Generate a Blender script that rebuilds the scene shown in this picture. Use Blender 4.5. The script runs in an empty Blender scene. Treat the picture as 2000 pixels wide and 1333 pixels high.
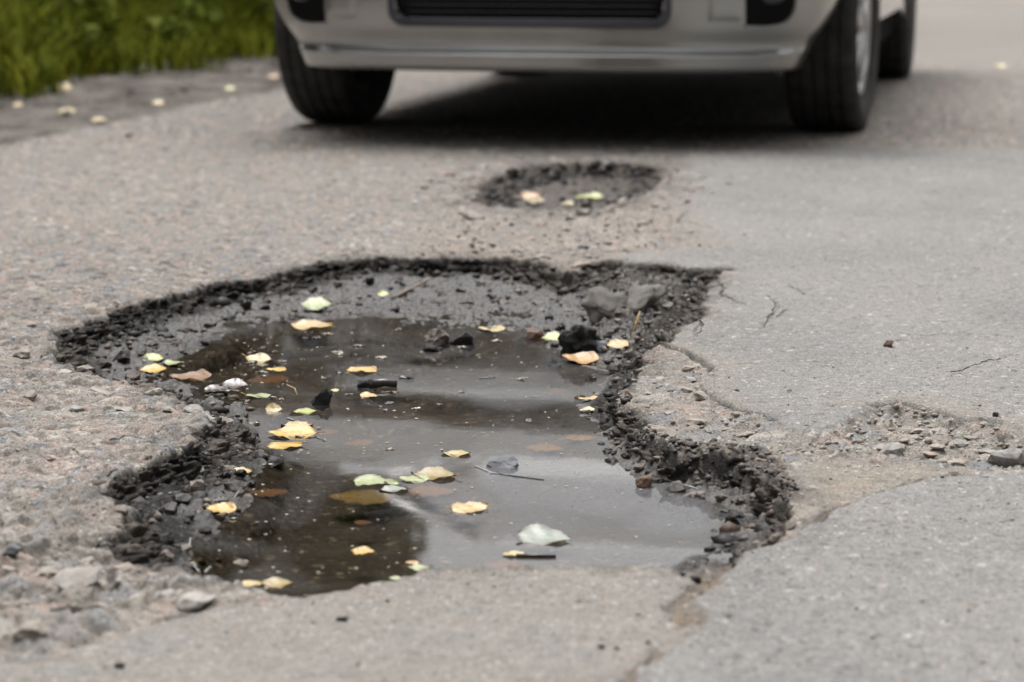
import bpy, bmesh, math, random
import numpy as np
from mathutils import Vector, Matrix

random.seed(7)
RNG = np.random.default_rng(11)
C = bpy.context.scene.collection
SC = bpy.context.scene

# ------------------------------------------------------------------ camera
CAM_H, PITCH, FPX = 0.559, math.radians(9.61), 85 / 36 * 2000
cam = bpy.data.cameras.new('camera')
cam.lens = 85; cam.sensor_width = 36; cam.clip_start = 0.05; cam.clip_end = 800
cam.dof.use_dof = True; cam.dof.focus_distance = 2.88; cam.dof.aperture_fstop = 6.3
cam_o = bpy.data.objects.new('camera', cam); C.objects.link(cam_o)
cam_o.location = (0, 0, CAM_H); cam_o.rotation_euler = (math.pi / 2 - PITCH, 0, 0)
SC.camera = cam_o

# ------------------------------------------------------------------ sky, sun, exposure
SUN_EL, SUN_AZ = math.radians(68), math.radians(-18)          # azimuth from +Y, towards +X
w = bpy.data.worlds.new('World'); SC.world = w; w.use_nodes = True
nt = w.node_tree; nt.nodes.clear()
sky = nt.nodes.new('ShaderNodeTexSky'); sky.sky_type = 'NISHITA'; sky.sun_disc = False
sky.sun_elevation = SUN_EL; sky.sun_rotation = SUN_AZ
sky.air_density = 1.0; sky.dust_density = 7.0; sky.ozone_density = 1.0
hs = nt.nodes.new('ShaderNodeHueSaturation'); hs.inputs['Saturation'].default_value = 0.12
bg = nt.nodes.new('ShaderNodeBackground'); bg.inputs['Strength'].default_value = 0.15
wo = nt.nodes.new('ShaderNodeOutputWorld')
nt.links.new(sky.outputs[0], hs.inputs['Color']); nt.links.new(hs.outputs[0], bg.inputs['Color']); nt.links.new(bg.outputs[0], wo.inputs[0])
sun = bpy.data.lights.new('sun', 'SUN'); sun.energy = .5; sun.angle = math.radians(40); sun.color = (1, .975, .945)
sun_o = bpy.data.objects.new('sun', sun); C.objects.link(sun_o)
sdir = Vector((math.sin(SUN_AZ) * math.cos(SUN_EL), math.cos(SUN_AZ) * math.cos(SUN_EL), math.sin(SUN_EL)))
sun_o.rotation_euler = sdir.to_track_quat('Z', 'Y').to_euler(); sun_o.location = sdir * 20
SC.view_settings.view_transform = 'Standard'; SC.view_settings.look = 'None'
SC.view_settings.gamma = 1; SC.view_settings.use_curve_mapping = False
SC.view_settings.exposure = 1.22
SC.cycles.use_denoising = True; SC.cycles.use_adaptive_sampling = False

# ------------------------------------------------------------------ helpers
def P(px, py, z=0.0):
    """ground point seen at a pixel of the 2000 x 1333 photograph"""
    u, v = (px - 1000) / FPX, (py - 666.5) / FPX
    dz = -math.sin(PITCH) - v * math.cos(PITCH)
    s = (z - CAM_H) / dz
    return np.array((s * u, s * (math.cos(PITCH) - v * math.sin(PITCH))))
def poly(pts, z=0.0): return np.array([P(a, b, z) for a, b in pts])
def scale_at(py): return (py + 133) / CAM_H            # pixels per metre on the ground

def tag(o, label=None, cat=None, group=None, kind=None):
    if label: o['label'] = label
    if cat: o['category'] = cat
    if group: o['group'] = group
    if kind: o['kind'] = kind
    return o
def link(name, me, mat=None, parent=None, smooth=True):
    o = bpy.data.objects.new(name, me); C.objects.link(o)
    if mat and not me.materials: me.materials.append(mat)
    if parent: o.parent = parent
    if smooth and len(me.polygons): me.polygons.foreach_set('use_smooth', [True] * len(me.polygons))
    return o
def mesh_np(name, V, F):
    """V (n,3); F (m,3) or (m,4) integer array"""
    me = bpy.data.meshes.new(name); V = np.asarray(V, np.float32); F = np.asarray(F, np.int32)
    k = F.shape[1]
    me.vertices.add(len(V)); me.vertices.foreach_set('co', V.ravel())
    me.loops.add(F.size); me.loops.foreach_set('vertex_index', F.ravel())
    me.polygons.add(len(F)); me.polygons.foreach_set('loop_start', np.arange(0, F.size, k, dtype=np.int32))
    me.update(calc_edges=True)
    return me
def mesh_py(name, V, F):
    me = bpy.data.meshes.new(name); me.from_pydata([tuple(map(float, v)) for v in V], [], F); me.update(); return me
def bm_mesh(name, bm):
    me = bpy.data.meshes.new(name); bm.to_mesh(me); bm.free(); return me
def empty(name, loc=(0, 0, 0), rz=0):
    o = bpy.data.objects.new(name, None); C.objects.link(o); o.location = loc; o.rotation_euler = (0, 0, rz)
    o.empty_display_size = .05; return o
def tube(V, F, pts, r0, r1, n=7):
    """append a tapered tube through pts to lists V, F"""
    b = len(V); m = len(pts)
    for i, p in enumerate(pts):
        p = Vector(p); d = (Vector(pts[min(i + 1, m - 1)]) - Vector(pts[max(i - 1, 0)])).normalized()
        a = d.orthogonal().normalized(); c = d.cross(a); r = r0 + (r1 - r0) * i / (m - 1)
        for k in range(n):
            t = 2 * math.pi * k / n; V.append(tuple(p + a * (r * math.cos(t)) + c * (r * math.sin(t))))
    for i in range(m - 1):
        for k in range(n):
            F.append((b + i * n + k, b + i * n + (k + 1) % n, b + (i + 1) * n + (k + 1) % n, b + (i + 1) * n + k))
    F.append(tuple(b + k for k in range(n))[::-1]); F.append(tuple(b + (m - 1) * n + k for k in range(n)))

# ---- numpy noise
def hsh(ix, iy, s):
    h = (ix.astype(np.int64) * 374761393 + iy.astype(np.int64) * 668265263 + s * 974711) & 0xffffffff
    h = ((h ^ (h >> 13)) * 1274126177) & 0xffffffff
    h = ((h ^ (h >> 16)) * 2246822519) & 0xffffffff
    return ((h ^ (h >> 15)) & 0xffffff).astype(np.float32) / 16777216.0
def vnoise(x, y, s=0):
    ix = np.floor(x); iy = np.floor(y); fx = (x - ix).astype(np.float32); fy = (y - iy).astype(np.float32)
    ix = ix.astype(np.int64); iy = iy.astype(np.int64)
    fx = fx * fx * (3 - 2 * fx); fy = fy * fy * (3 - 2 * fy)
    a = hsh(ix, iy, s); b = hsh(ix + 1, iy, s); c = hsh(ix, iy + 1, s); d = hsh(ix + 1, iy + 1, s)
    return a + (b - a) * fx + (c - a) * fy + (a - b - c + d) * fx * fy
def fbm(x, y, o=3, s=0):
    t = 0; a = 1; n = 0
    for i in range(o):
        t = t + a * vnoise(x * 2 ** i + 17.3 * i, y * 2 ** i - 9.1 * i, s + i * 31); n += a; a *= .5
    return t / n                                       # 0..1, mean .5
def worley(x, y, s=0):
    ix = np.floor(x).astype(np.int64); iy = np.floor(y).astype(np.int64)
    f1 = np.full(x.shape, 9., np.float32); f2 = f1.copy(); idr = np.zeros(x.shape, np.float32)
    for dx in (-1, 0, 1):
        for dy in (-1, 0, 1):
            cx = ix + dx; cy = iy + dy
            d = np.hypot(cx + hsh(cx, cy, s) - x, cy + hsh(cx, cy, s + 5) - y).astype(np.float32)
            m = d < f1
            f2 = np.where(m, f1, np.minimum(f2, d)); idr = np.where(m, hsh(cx, cy, s + 9), idr); f1 = np.where(m, d, f1)
    return f1, f2, idr
def ss(x, a=0., b=1.):
    t = np.clip((x - a) / (b - a), 0, 1); return t * t * (3 - 2 * t)
def segdist(X, Y, A, B):
    ax, ay = A; bx, by = B; dx, dy = bx - ax, by - ay
    t = np.clip(((X - ax) * dx + (Y - ay) * dy) / (dx * dx + dy * dy + 1e-12), 0, 1)
    return np.hypot(X - ax - t * dx, Y - ay - t * dy)
def sdf(X, Y, pg, margin=.25):
    """signed distance, positive inside; clipped to -margin far away"""
    out = np.full(X.shape, -margin, np.float32)
    lo = pg.min(0) - margin; hi = pg.max(0) + margin
    m = np.nonzero((X > lo[0]) & (X < hi[0]) & (Y > lo[1]) & (Y < hi[1]))[0]
    x = X[m]; y = Y[m]; d = np.full(x.shape, 9., np.float64); ins = np.zeros(x.shape, bool)
    for i in range(len(pg)):
        A = pg[i]; B = pg[(i + 1) % len(pg)]
        d = np.minimum(d, segdist(x, y, A, B))
        if A[1] != B[1]:
            ins ^= ((A[1] > y) != (B[1] > y)) & (x < (B[0] - A[0]) * (y - A[1]) / (B[1] - A[1]) + A[0])
    out[m] = np.where(ins, d, -np.minimum(d, margin)); return out
def linedist(X, Y, pl, margin=.12):
    out = np.full(X.shape, margin, np.float32); lo = pl.min(0) - margin; hi = pl.max(0) + margin
    m = np.nonzero((X > lo[0]) & (X < hi[0]) & (Y > lo[1]) & (Y < hi[1]))[0]
    d = np.full(m.shape, margin)
    for i in range(len(pl) - 1): d = np.minimum(d, segdist(X[m], Y[m], pl[i], pl[i + 1]))
    out[m] = d; return out

# ------------------------------------------------------------------ materials
def mat_new(name):
    m = bpy.data.materials.new(name); m.use_nodes = True; t = m.node_tree; t.nodes.clear()
    out = t.nodes.new('ShaderNodeOutputMaterial'); b = t.nodes.new('ShaderNodeBsdfPrincipled')
    t.links.new(b.outputs[0], out.inputs[0]); return m, t, b, out
def node(t, k, **kw):
    n = t.nodes.new(k)
    for a, v in kw.items():
        if a in n.inputs: n.inputs[a].default_value = v
        else: setattr(n, a, v)
    return n
def ramp(t, fac, stops, interp='LINEAR'):
    r = t.nodes.new('ShaderNodeValToRGB'); e = r.color_ramp.elements; r.color_ramp.interpolation = interp
    while len(e) < len(stops): e.new(.5)
    for i, (p, c) in enumerate(stops):
        e[i].position = p; e[i].color = (*c, 1) if len(c) == 3 else c
    t.links.new(fac, r.inputs[0]); return r.outputs[0]
def mathn(t, op, a, b=None):
    n = t.nodes.new('ShaderNodeMath'); n.operation = op
    for i, v in enumerate((a, b)):
        if v is None: continue
        if isinstance(v, (int, float)): n.inputs[i].default_value = v
        else: t.links.new(v, n.inputs[i])
    return n.outputs[0]
def mixc(t, fac, a, b, mode='MIX'):
    n = t.nodes.new('ShaderNodeMix'); n.data_type = 'RGBA'; n.blend_type = mode
    for s, v in ((n.inputs[0], fac), (n.inputs[6], a), (n.inputs[7], b)):
        if isinstance(v, (int, float)): s.default_value = v
        elif isinstance(v, tuple): s.default_value = (*v, 1)
        else: t.links.new(v, s)
    return n.outputs[2]
def bump(t, b, h, strength=.5, dist=.001):
    n = node(t, 'ShaderNodeBump'); n.inputs['Strength'].default_value = strength; n.inputs['Distance'].default_value = dist
    t.links.new(h, n.inputs['Height']); t.links.new(n.outputs[0], b.inputs['Normal']); return n
def simple(name, col, rough=.6, metal=0., noise=0., scale=60., bmp=0., coat=0., spec=None):
    m, t, b, _ = mat_new(name)
    b.inputs['Base Color'].default_value = (*col, 1); b.inputs['Roughness'].default_value = rough; b.inputs['Metallic'].default_value = metal
    b.inputs['Coat Weight'].default_value = coat
    if spec is not None: b.inputs['Specular IOR Level'].default_value = spec
    if noise or bmp:
        tc = node(t, 'ShaderNodeTexCoord'); n = node(t, 'ShaderNodeTexNoise', Scale=scale, Detail=5.); t.links.new(tc.outputs['Object'], n.inputs['Vector'])
        if noise:
            t.links.new(ramp(t, n.outputs[0], [(.3, tuple(c * (1 - noise) for c in col)), (.7, tuple(min(1, c * (1 + noise)) for c in col))]), b.inputs['Base Color'])
        if bmp: bump(t, b, n.outputs[0], bmp, .002)
    return m

def ground_material():
    m, t, b, _ = mat_new('road_surface')
    tc = node(t, 'ShaderNodeTexCoord'); v = tc.outputs['Object']
    al = node(t, 'ShaderNodeAttribute', attribute_name='albedo'); mk = node(t, 'ShaderNodeAttribute', attribute_name='mask')
    sp = node(t, 'ShaderNodeSeparateColor'); t.links.new(mk.outputs['Color'], sp.inputs[0])   # R smooth patch, G wet, B bed
    n1 = node(t, 'ShaderNodeTexNoise', Scale=420., Detail=4., Roughness=.65); t.links.new(v, n1.inputs['Vector'])
    n2 = node(t, 'ShaderNodeTexNoise', Scale=95., Detail=5., Roughness=.6); t.links.new(v, n2.inputs['Vector'])
    f1 = ramp(t, n1.outputs[0], [(.34, (.5,) * 3), (.5, (1.,) * 3), (.66, (1.42,) * 3)])
    f2 = ramp(t, n2.outputs[0], [(.3, (.80,) * 3), (.7, (1.2,) * 3)])
    c = mixc(t, 1., al.outputs['Color'], f1, 'MULTIPLY'); c = mixc(t, 1., c, f2, 'MULTIPLY')
    # grains of the asphalt: some pale, some dark, some ochre
    vo = node(t, 'ShaderNodeTexVoronoi', Scale=185., Randomness=1.); t.links.new(v, vo.inputs['Vector'])
    sc = node(t, 'ShaderNodeSeparateColor'); t.links.new(vo.outputs['Color'], sc.inputs[0])
    rad = mathn(t, 'LESS_THAN', vo.outputs['Distance'], mathn(t, 'MULTIPLY', sc.outputs[1], .5))
    dry = mathn(t, 'SUBTRACT', 1., sp.outputs[1])
    pale = mathn(t, 'MULTIPLY', mathn(t, 'GREATER_THAN', sc.outputs[0], .83), rad)
    dark = mathn(t, 'MULTIPLY', mathn(t, 'LESS_THAN', sc.outputs[0], .12), rad)
    ochre = mathn(t, 'MULTIPLY', mathn(t, 'MULTIPLY', mathn(t, 'GREATER_THAN', sc.outputs[0], .80), mathn(t, 'LESS_THAN', sc.outputs[0], .83)), rad)
    pf = mathn(t, 'MULTIPLY', pale, mathn(t, 'ADD', mathn(t, 'MULTIPLY', dry, .62), .16))
    c = mixc(t, pf, c, (.33, .32, .305))
    c = mixc(t, mathn(t, 'MULTIPLY', dark, .55), c, (.028, .026, .025))
    c = mixc(t, mathn(t, 'MULTIPLY', ochre, .5), c, (.25, .15, .07))
    t.links.new(c, b.inputs['Base Color'])
    rg = mathn(t, 'SUBTRACT', mathn(t, 'SUBTRACT', .92, mathn(t, 'MULTIPLY', sp.outputs[1], .3)), mathn(t, 'MULTIPLY', sp.outputs[2], .22))
    rg = mathn(t, 'ADD', rg, mathn(t, 'MULTIPLY', mathn(t, 'SUBTRACT', n2.outputs[0], .5), .4))
    t.links.new(rg, b.inputs['Roughness'])
    t.links.new(mathn(t, 'ADD', .12, mathn(t, 'MULTIPLY', sp.outputs[2], .24)), b.inputs['Specular IOR Level'])
    hh = mathn(t, 'ADD', mathn(t, 'MULTIPLY', n1.outputs[0], .8), mathn(t, 'MULTIPLY', n2.outputs[0], 1.6))
    bump(t, b, hh, .75, .0026)
    return m
M_GROUND = ground_material()

def stone_material(name, stops, rough, dustc=None, spec=.4):
    m, t, b, _ = mat_new(name)
    stops = [(p, tuple(x * (.84 if dustc else .66) for x in c)) for p, c in stops]; dustc = dustc and tuple(x * .8 for x in dustc)
    oi = node(t, 'ShaderNodeObjectInfo'); tc = node(t, 'ShaderNodeTexCoord')
    geo = node(t, 'ShaderNodeNewGeometry')
    mx = mathn(t, 'FRACT', mathn(t, 'ADD', oi.outputs['Random'], geo.outputs['Random Per Island']))
    c = ramp(t, mx, stops)
    n = node(t, 'ShaderNodeTexNoise', Scale=130., Detail=6., Roughness=.65); t.links.new(geo.outputs['Position'], n.inputs['Vector'])
    c = mixc(t, 1., c, ramp(t, n.outputs[0], [(.3, (.6,) * 3), (.7, (1.3,) * 3)]), 'MULTIPLY')
    if dustc:
        n3 = node(t, 'ShaderNodeTexNoise', Scale=45., Detail=3.); t.links.new(geo.outputs['Position'], n3.inputs['Vector'])
        c = mixc(t, ramp(t, n3.outputs[0], [(.42, (0, 0, 0)), (.62, (.8,) * 3)]), c, dustc)
    t.links.new(c, b.inputs['Base Color']); b.inputs['Roughness'].default_value = rough
    b.inputs['Specular IOR Level'].default_value = spec
    bump(t, b, n.outputs[0], .5, .003); return m
M_STONE = stone_material('dry_stone', [(0, (.29, .265, .235)), (.3, (.35, .305, .26)), (.5, (.28, .275, .27)), (.62, (.37, .285, .24)), (.75, (.27, .26, .245)), (1, (.41, .39, .36))], .85, (.27, .24, .20))
M_WETSTONE = stone_material('wet_stone', [(0, (.010, .009, .008)), (.5, (.02, .017, .015)), (.75, (.035, .03, .026)), (.88, (.09, .055, .034)), (1, (.13, .112, .098))], .5, spec=.2)
M_DAMPSTONE = stone_material('damp_stone', [(0, (.035, .031, .028)), (.45, (.085, .073, .063)), (.7, (.16, .138, .117)), (.85, (.17, .12, .09)), (1, (.25, .23, .20))], .6)
M_TAR = simple('tar_lump', (.016, .014, .013), .42, noise=.5, scale=140, bmp=.9)
M_GREYSTONE = simple('grey_stone', (.085, .09, .102), .6, noise=.3, scale=120, bmp=.4)
M_RUST = simple('reddish_brown_stone', (.085, .036, .018), .55, noise=.5, scale=110, bmp=.5)
M_BROWNSTONE = simple('brown_stone', (.12, .066, .034), .5, noise=.35, scale=120, bmp=.5)
M_OLDASPH = simple('broken_asphalt', (.16, .148, .134), .85, noise=.35, scale=150, bmp=.8)
M_TWIG = simple('dry_straw', (.30, .205, .075), .6, noise=.25, scale=90)
M_BARK = simple('wet_bark', (.03, .026, .023), .3, noise=.4, scale=150, bmp=.5)

def leaf_material(name, c0, c1, rough=.42, spots=(.16, .07, .02), amt=.5):
    c0 = tuple(x * .60 for x in c0); c1 = tuple(x * .58 for x in c1); spots = tuple(x * .7 for x in spots)
    m, t, b, _ = mat_new(name)
    tc = node(t, 'ShaderNodeTexCoord'); oi = node(t, 'ShaderNodeObjectInfo')
    va = node(t, 'ShaderNodeVectorMath', operation='ADD'); t.links.new(tc.outputs['Object'], va.inputs[0])
    cb = node(t, 'ShaderNodeCombineXYZ')
    t.links.new(mathn(t, 'MULTIPLY', oi.outputs['Random'], 9.), cb.inputs[2]); t.links.new(cb.outputs[0], va.inputs[1])
    n = node(t, 'ShaderNodeTexNoise', Scale=55., Detail=4.); t.links.new(va.outputs[0], n.inputs['Vector'])
    c = mixc(t, ramp(t, n.outputs[0], [(.35, (0, 0, 0)), (.65, (1, 1, 1))]), c0, c1)
    n2 = node(t, 'ShaderNodeTexNoise', Scale=170., Detail=3.); t.links.new(va.outputs[0], n2.inputs['Vector'])
    c = mixc(t, ramp(t, n2.outputs[0], [(.52, (0, 0, 0)), (.68, (amt * 1.3,) * 3)]), c, spots)
    ra = node(t, 'ShaderNodeAttribute', attribute_name='rim')
    c = mixc(t, ramp(t, mathn(t, 'ADD', ra.outputs['Fac'], mathn(t, 'MULTIPLY', n.outputs[0], .9)), [(.80, (0, 0, 0)), (1.25, (.75,) * 3)]), c, tuple(x * .55 + y * .2 for x, y in zip(c0, spots)))
    sx = node(t, 'ShaderNodeSeparateXYZ'); t.links.new(tc.outputs['Object'], sx.inputs[0])
    ay = mathn(t, 'ABSOLUTE', sx.outputs[1])
    ph = mathn(t, 'SUBTRACT', sx.outputs[0], mathn(t, 'MULTIPLY', ay, .8))
    ve = mathn(t, 'GREATER_THAN', mathn(t, 'SINE', mathn(t, 'MULTIPLY', ph, 1150.)), .86)
    ve = mathn(t, 'MAXIMUM', mathn(t, 'MULTIPLY', ve, .45), mathn(t, 'MULTIPLY', mathn(t, 'LESS_THAN', ay, .0007), .75))
    c = mixc(t, ve, c, tuple(min(1, x * 1.35 + .03) for x in c1))
    t.links.new(c, b.inputs['Base Color']); b.inputs['Roughness'].default_value = rough
    bump(t, b, n.outputs[0], .35, .002); return m
LM = {
 'yellow': leaf_material('yellow_leaf', (.56, .31, .016), (.64, .42, .055)),
 'orange': leaf_material('orange_leaf', (.50, .25, .06), (.55, .36, .14)),
 'beige': leaf_material('beige_leaf', (.52, .31, .075), (.58, .42, .15)),
 'cream': leaf_material('cream_leaf', (.50, .37, .11), (.55, .44, .19), amt=.45),
 'palegreen': leaf_material('pale_green_leaf', (.29, .35, .12), (.39, .43, .21), amt=.35),
 'lime': leaf_material('lime_leaf', (.34, .40, .05), (.46, .48, .13), amt=.3),
 'greygreen': leaf_material('grey_green_leaf', (.21, .245, .195), (.275, .305, .245), amt=.25),
 'olive': leaf_material('olive_leaf', (.26, .17, .025), (.34, .25, .05)),
 'brown': leaf_material('brown_leaf', (.20, .085, .02), (.28, .13, .04)),
 'rust': leaf_material('rust_leaf', (.30, .125, .03), (.26, .14, .04)),
 'wetgrey': leaf_material('wet_grey_leaf', (.07, .06, .055), (.13, .11, .10), rough=.18),
}

# ------------------------------------------------------------------ the outlines on the ground
ZW = -0.030                                             # water level
R_PX = [(132, 668), (150, 645), (190, 634), (262, 605), (300, 588), (360, 574), (425, 556), (500, 545), (560, 533), (620, 519), (680, 509),
        (740, 504), (800, 507), (860, 503), (930, 507), (990, 509), (1050, 518), (1100, 532), (1145, 540), (1178, 514), (1250, 522), (1330, 531),
        (1400, 531), (1372, 548), (1345, 575), (1338, 622), (1312, 652), (1285, 672), (1232, 696), (1222, 728), (1204, 752), (1190, 782),
        (1212, 806), (1238, 838), (1276, 872), (1330, 893), (1388, 908), (1446, 930), (1486, 965), (1500, 1000), (1458, 1050), (1400, 1098),
        (1352, 1136), (1292, 1103), (1200, 1106), (1080, 1107), (950, 1116), (830, 1132), (700, 1150), (585, 1161), (520, 1155), (420, 1133),
        (350, 1112), (318, 1085), (262, 1062), (300, 1022), (300, 990), (225, 962), (285, 928), (345, 905), (388, 880), (425, 850), (462, 832),
        (470, 815), (432, 800), (400, 786), (372, 766), (340, 752), (285, 742), (235, 734), (190, 724), (150, 708)]
W_PX = [(300, 735), (318, 704), (380, 682), (420, 657), (480, 640), (560, 632), (640, 620), (720, 613), (780, 622), (830, 637), (900, 642), (960, 640),
        (1040, 640), (1075, 662), (1100, 694), (1170, 716), (1206, 724), (1190, 760), (1170, 790), (1180, 820), (1200, 860), (1240, 904), (1300, 938),
        (1360, 954), (1412, 976), (1476, 1006), (1440, 1050), (1392, 1086), (1335, 1112), (1200, 1150), (1080, 1160), (950, 1170), (830, 1190),
        (700, 1210), (560, 1215), (420, 1180), (350, 1130), (345, 1082), (385, 1042), (410, 1012), (455, 986), (470, 950), (492, 912), (503, 880),
        (487, 842), (475, 803), (450, 783), (400, 762), (350, 748)]
R2_PX = [(930, 388), (945, 360), (985, 336), (1040, 322), (1120, 315), (1200, 318), (1270, 322), (1302, 340), (1288, 365), (1240, 382), (1180, 402),
         (1130, 410), (1060, 412), (990, 408), (950, 402)]
A_PX = [(1345, 300), (1322, 345), (1340, 400), (1325, 440), (1400, 478), (1290, 492), (1190, 496), (1176, 512), (1250, 520), (1330, 529), (1404, 530),
        (1374, 548), (1347, 575), (1340, 622), (1316, 652), (1300, 678), (1345, 692), (1394, 732), (1362, 762), (1400, 788), (1440, 809), (1492, 819),
        (1540, 850), (1600, 852), (1650, 830), (1692, 800), (1760, 795), (1830, 811), (1880, 823), (1950, 829), (2010, 846), (2500, 870), (2500, 300), (1700, 288)]
B_PX = [(2500, 920), (2000, 925), (1900, 932), (1780, 955), (1690, 975), (1600, 1022), (1485, 1082), (1395, 1135), (1345, 1200), (1305, 1262), (1240, 1333), (1150, 1450), (2500, 1450)]
C_PX = [(1290, 1106), (1200, 1107), (1080, 1108), (950, 1117), (830, 1133), (700, 1151), (600, 1163), (420, 1190), (200, 1260), (0, 1312), (-300, 1400), (-300, 1500), (1100, 1500),
        (1225, 1333), (1290, 1262), (1325, 1200), (1350, 1150)]
D_PX = [(1520, 905), (1640, 900), (1780, 915), (1900, 918), (1900, 928), (1780, 948), (1690, 968), (1600, 1012), (1530, 1050), (1500, 1020), (1570, 960)]
E_PX = [(1215, 700), (1300, 684), (1388, 735), (1360, 767), (1440, 812), (1500, 826), (1590, 862), (1550, 900), (1480, 882), (1380, 868), (1290, 850), (1225, 815), (1190, 790), (1205, 750)]
S_PX = [(1690, 803), (1760, 798), (1880, 826), (1990, 850), (2070, 872), (2070, 922), (1900, 914), (1800, 905), (1700, 890), (1570, 895), (1550, 872), (1620, 850)]
G_PX = [(1150, 800), (1195, 755), (1228, 790), (1243, 820), (1292, 850), (1380, 868), (1490, 880), (1525, 910), (1562, 960), (1505, 1005), (1450, 1065), (1400, 1110), (1352, 1142),
        (1290, 1100), (1440, 1008), (1412, 975), (1300, 935), (1240, 902), (1200, 862)]
Q_PX = [(-300, 940), (0, 960), (150, 1005), (225, 965), (262, 1062), (330, 1110), (420, 1140), (500, 1160), (400, 1192), (200, 1255), (0, 1305), (-300, 1390)]
N_PX = [(1120, 545), (1180, 517), (1400, 533), (1345, 580), (1338, 625), (1305, 660), (1230, 690), (1180, 640), (1150, 590)]
T_PX = [(880, 412), (1000, 415), (1120, 415), (1230, 390), (1300, 380), (1330, 440), (1400, 476), (1290, 492), (1190, 498), (1170, 520), (1100, 520), (950, 500), (800, 500), (820, 450)]
POLY = {k: poly(v) for k, v in dict(R=R_PX, R2=R2_PX, A=A_PX, B=B_PX, C=C_PX, D=D_PX, E=E_PX, S=S_PX, G=G_PX, Q=Q_PX, N=N_PX, T=T_PX).items()}
POLY['W'] = poly(W_PX, ZW)
CRACKS = [([(1398, 549), (1412, 563), (1405, 580), (1430, 592), (1458, 602)], .0022, .008), ([(1498, 583), (1515, 603), (1505, 622), (1492, 645)], .0014, .006),
          ([(1515, 625), (1537, 612)], .001, .005), ([(1540, 560), (1572, 582)], .001, .004), ([(1848, 736), (1900, 722), (1965, 706)], .001, .003),
          ([(1358, 761), (1400, 788), (1440, 809), (1492, 818), (1512, 826)], .0028, .010), ([(1290, 676), (1345, 693), (1394, 732)], .004, .012),
          ([(1692, 801), (1760, 795), (1830, 811), (1880, 823), (1950, 829)], .003, .010), ([(1950, 845), (1975, 862), (2010, 895)], .003, .010),
          ([(1600, 1018), (1690, 972)], .003, .007), ([(60, 1150), (140, 1178), (200, 1170)], .004, .010), ([(210, 1100), (222, 1150)], .004, .010),
          ([(300, 1215), (360, 1198), (418, 1178)], .004, .009), ([(120, 1270), (40, 1262)], .003, .006), ([(1345, 410), (1320, 430), (1390, 445)], .003, .008),
          ([(1130, 505), (1160, 490), (1175, 480)], .002, .006), ([(1500, 845), (1560, 855), (1590, 830)], .001, .003), ([(1345, 610), (1372, 640), (1362, 668)], .0012, .008)]
CRACKS = [(poly(p), wd, dp) for p, wd, dp in CRACKS]; CRACKS = [(p, wd, dp * .65) for p, wd, dp in CRACKS]
JOINT = poly([(1900, 932), (1780, 952), (1690, 972), (1600, 1018), (1485, 1078), (1390, 1130), (1342, 1200), (1302, 1262), (1235, 1333), (1150, 1440)])
RD = np.array((math.sin(math.radians(12)), math.cos(math.radians(12))))        # the road's direction
EDGE0 = P(0, 285)                                                              # a point on the worn road edge
GR0 = P(0, 172)                                                                # a point on the edge of the grass
def off_edge(X, Y, p0): return (X - p0[0]) * RD[1] - (Y - p0[1]) * RD[0]      # > 0 on the road side

def road_to_world(s, o):                               # s along the road, o to the left of the grass edge
    return GR0[0] + RD[0] * s - RD[1] * o, GR0[1] + RD[1] * s + RD[0] * o
PAL = np.array([(.28, .252, .218), (.33, .25, .208), (.235, .23, .226), (.188, .20, .218), (.38, .355, .32), (.26, .235, .205), (.32, .275, .236), (.11, .10, .094)], np.float32)

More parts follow.
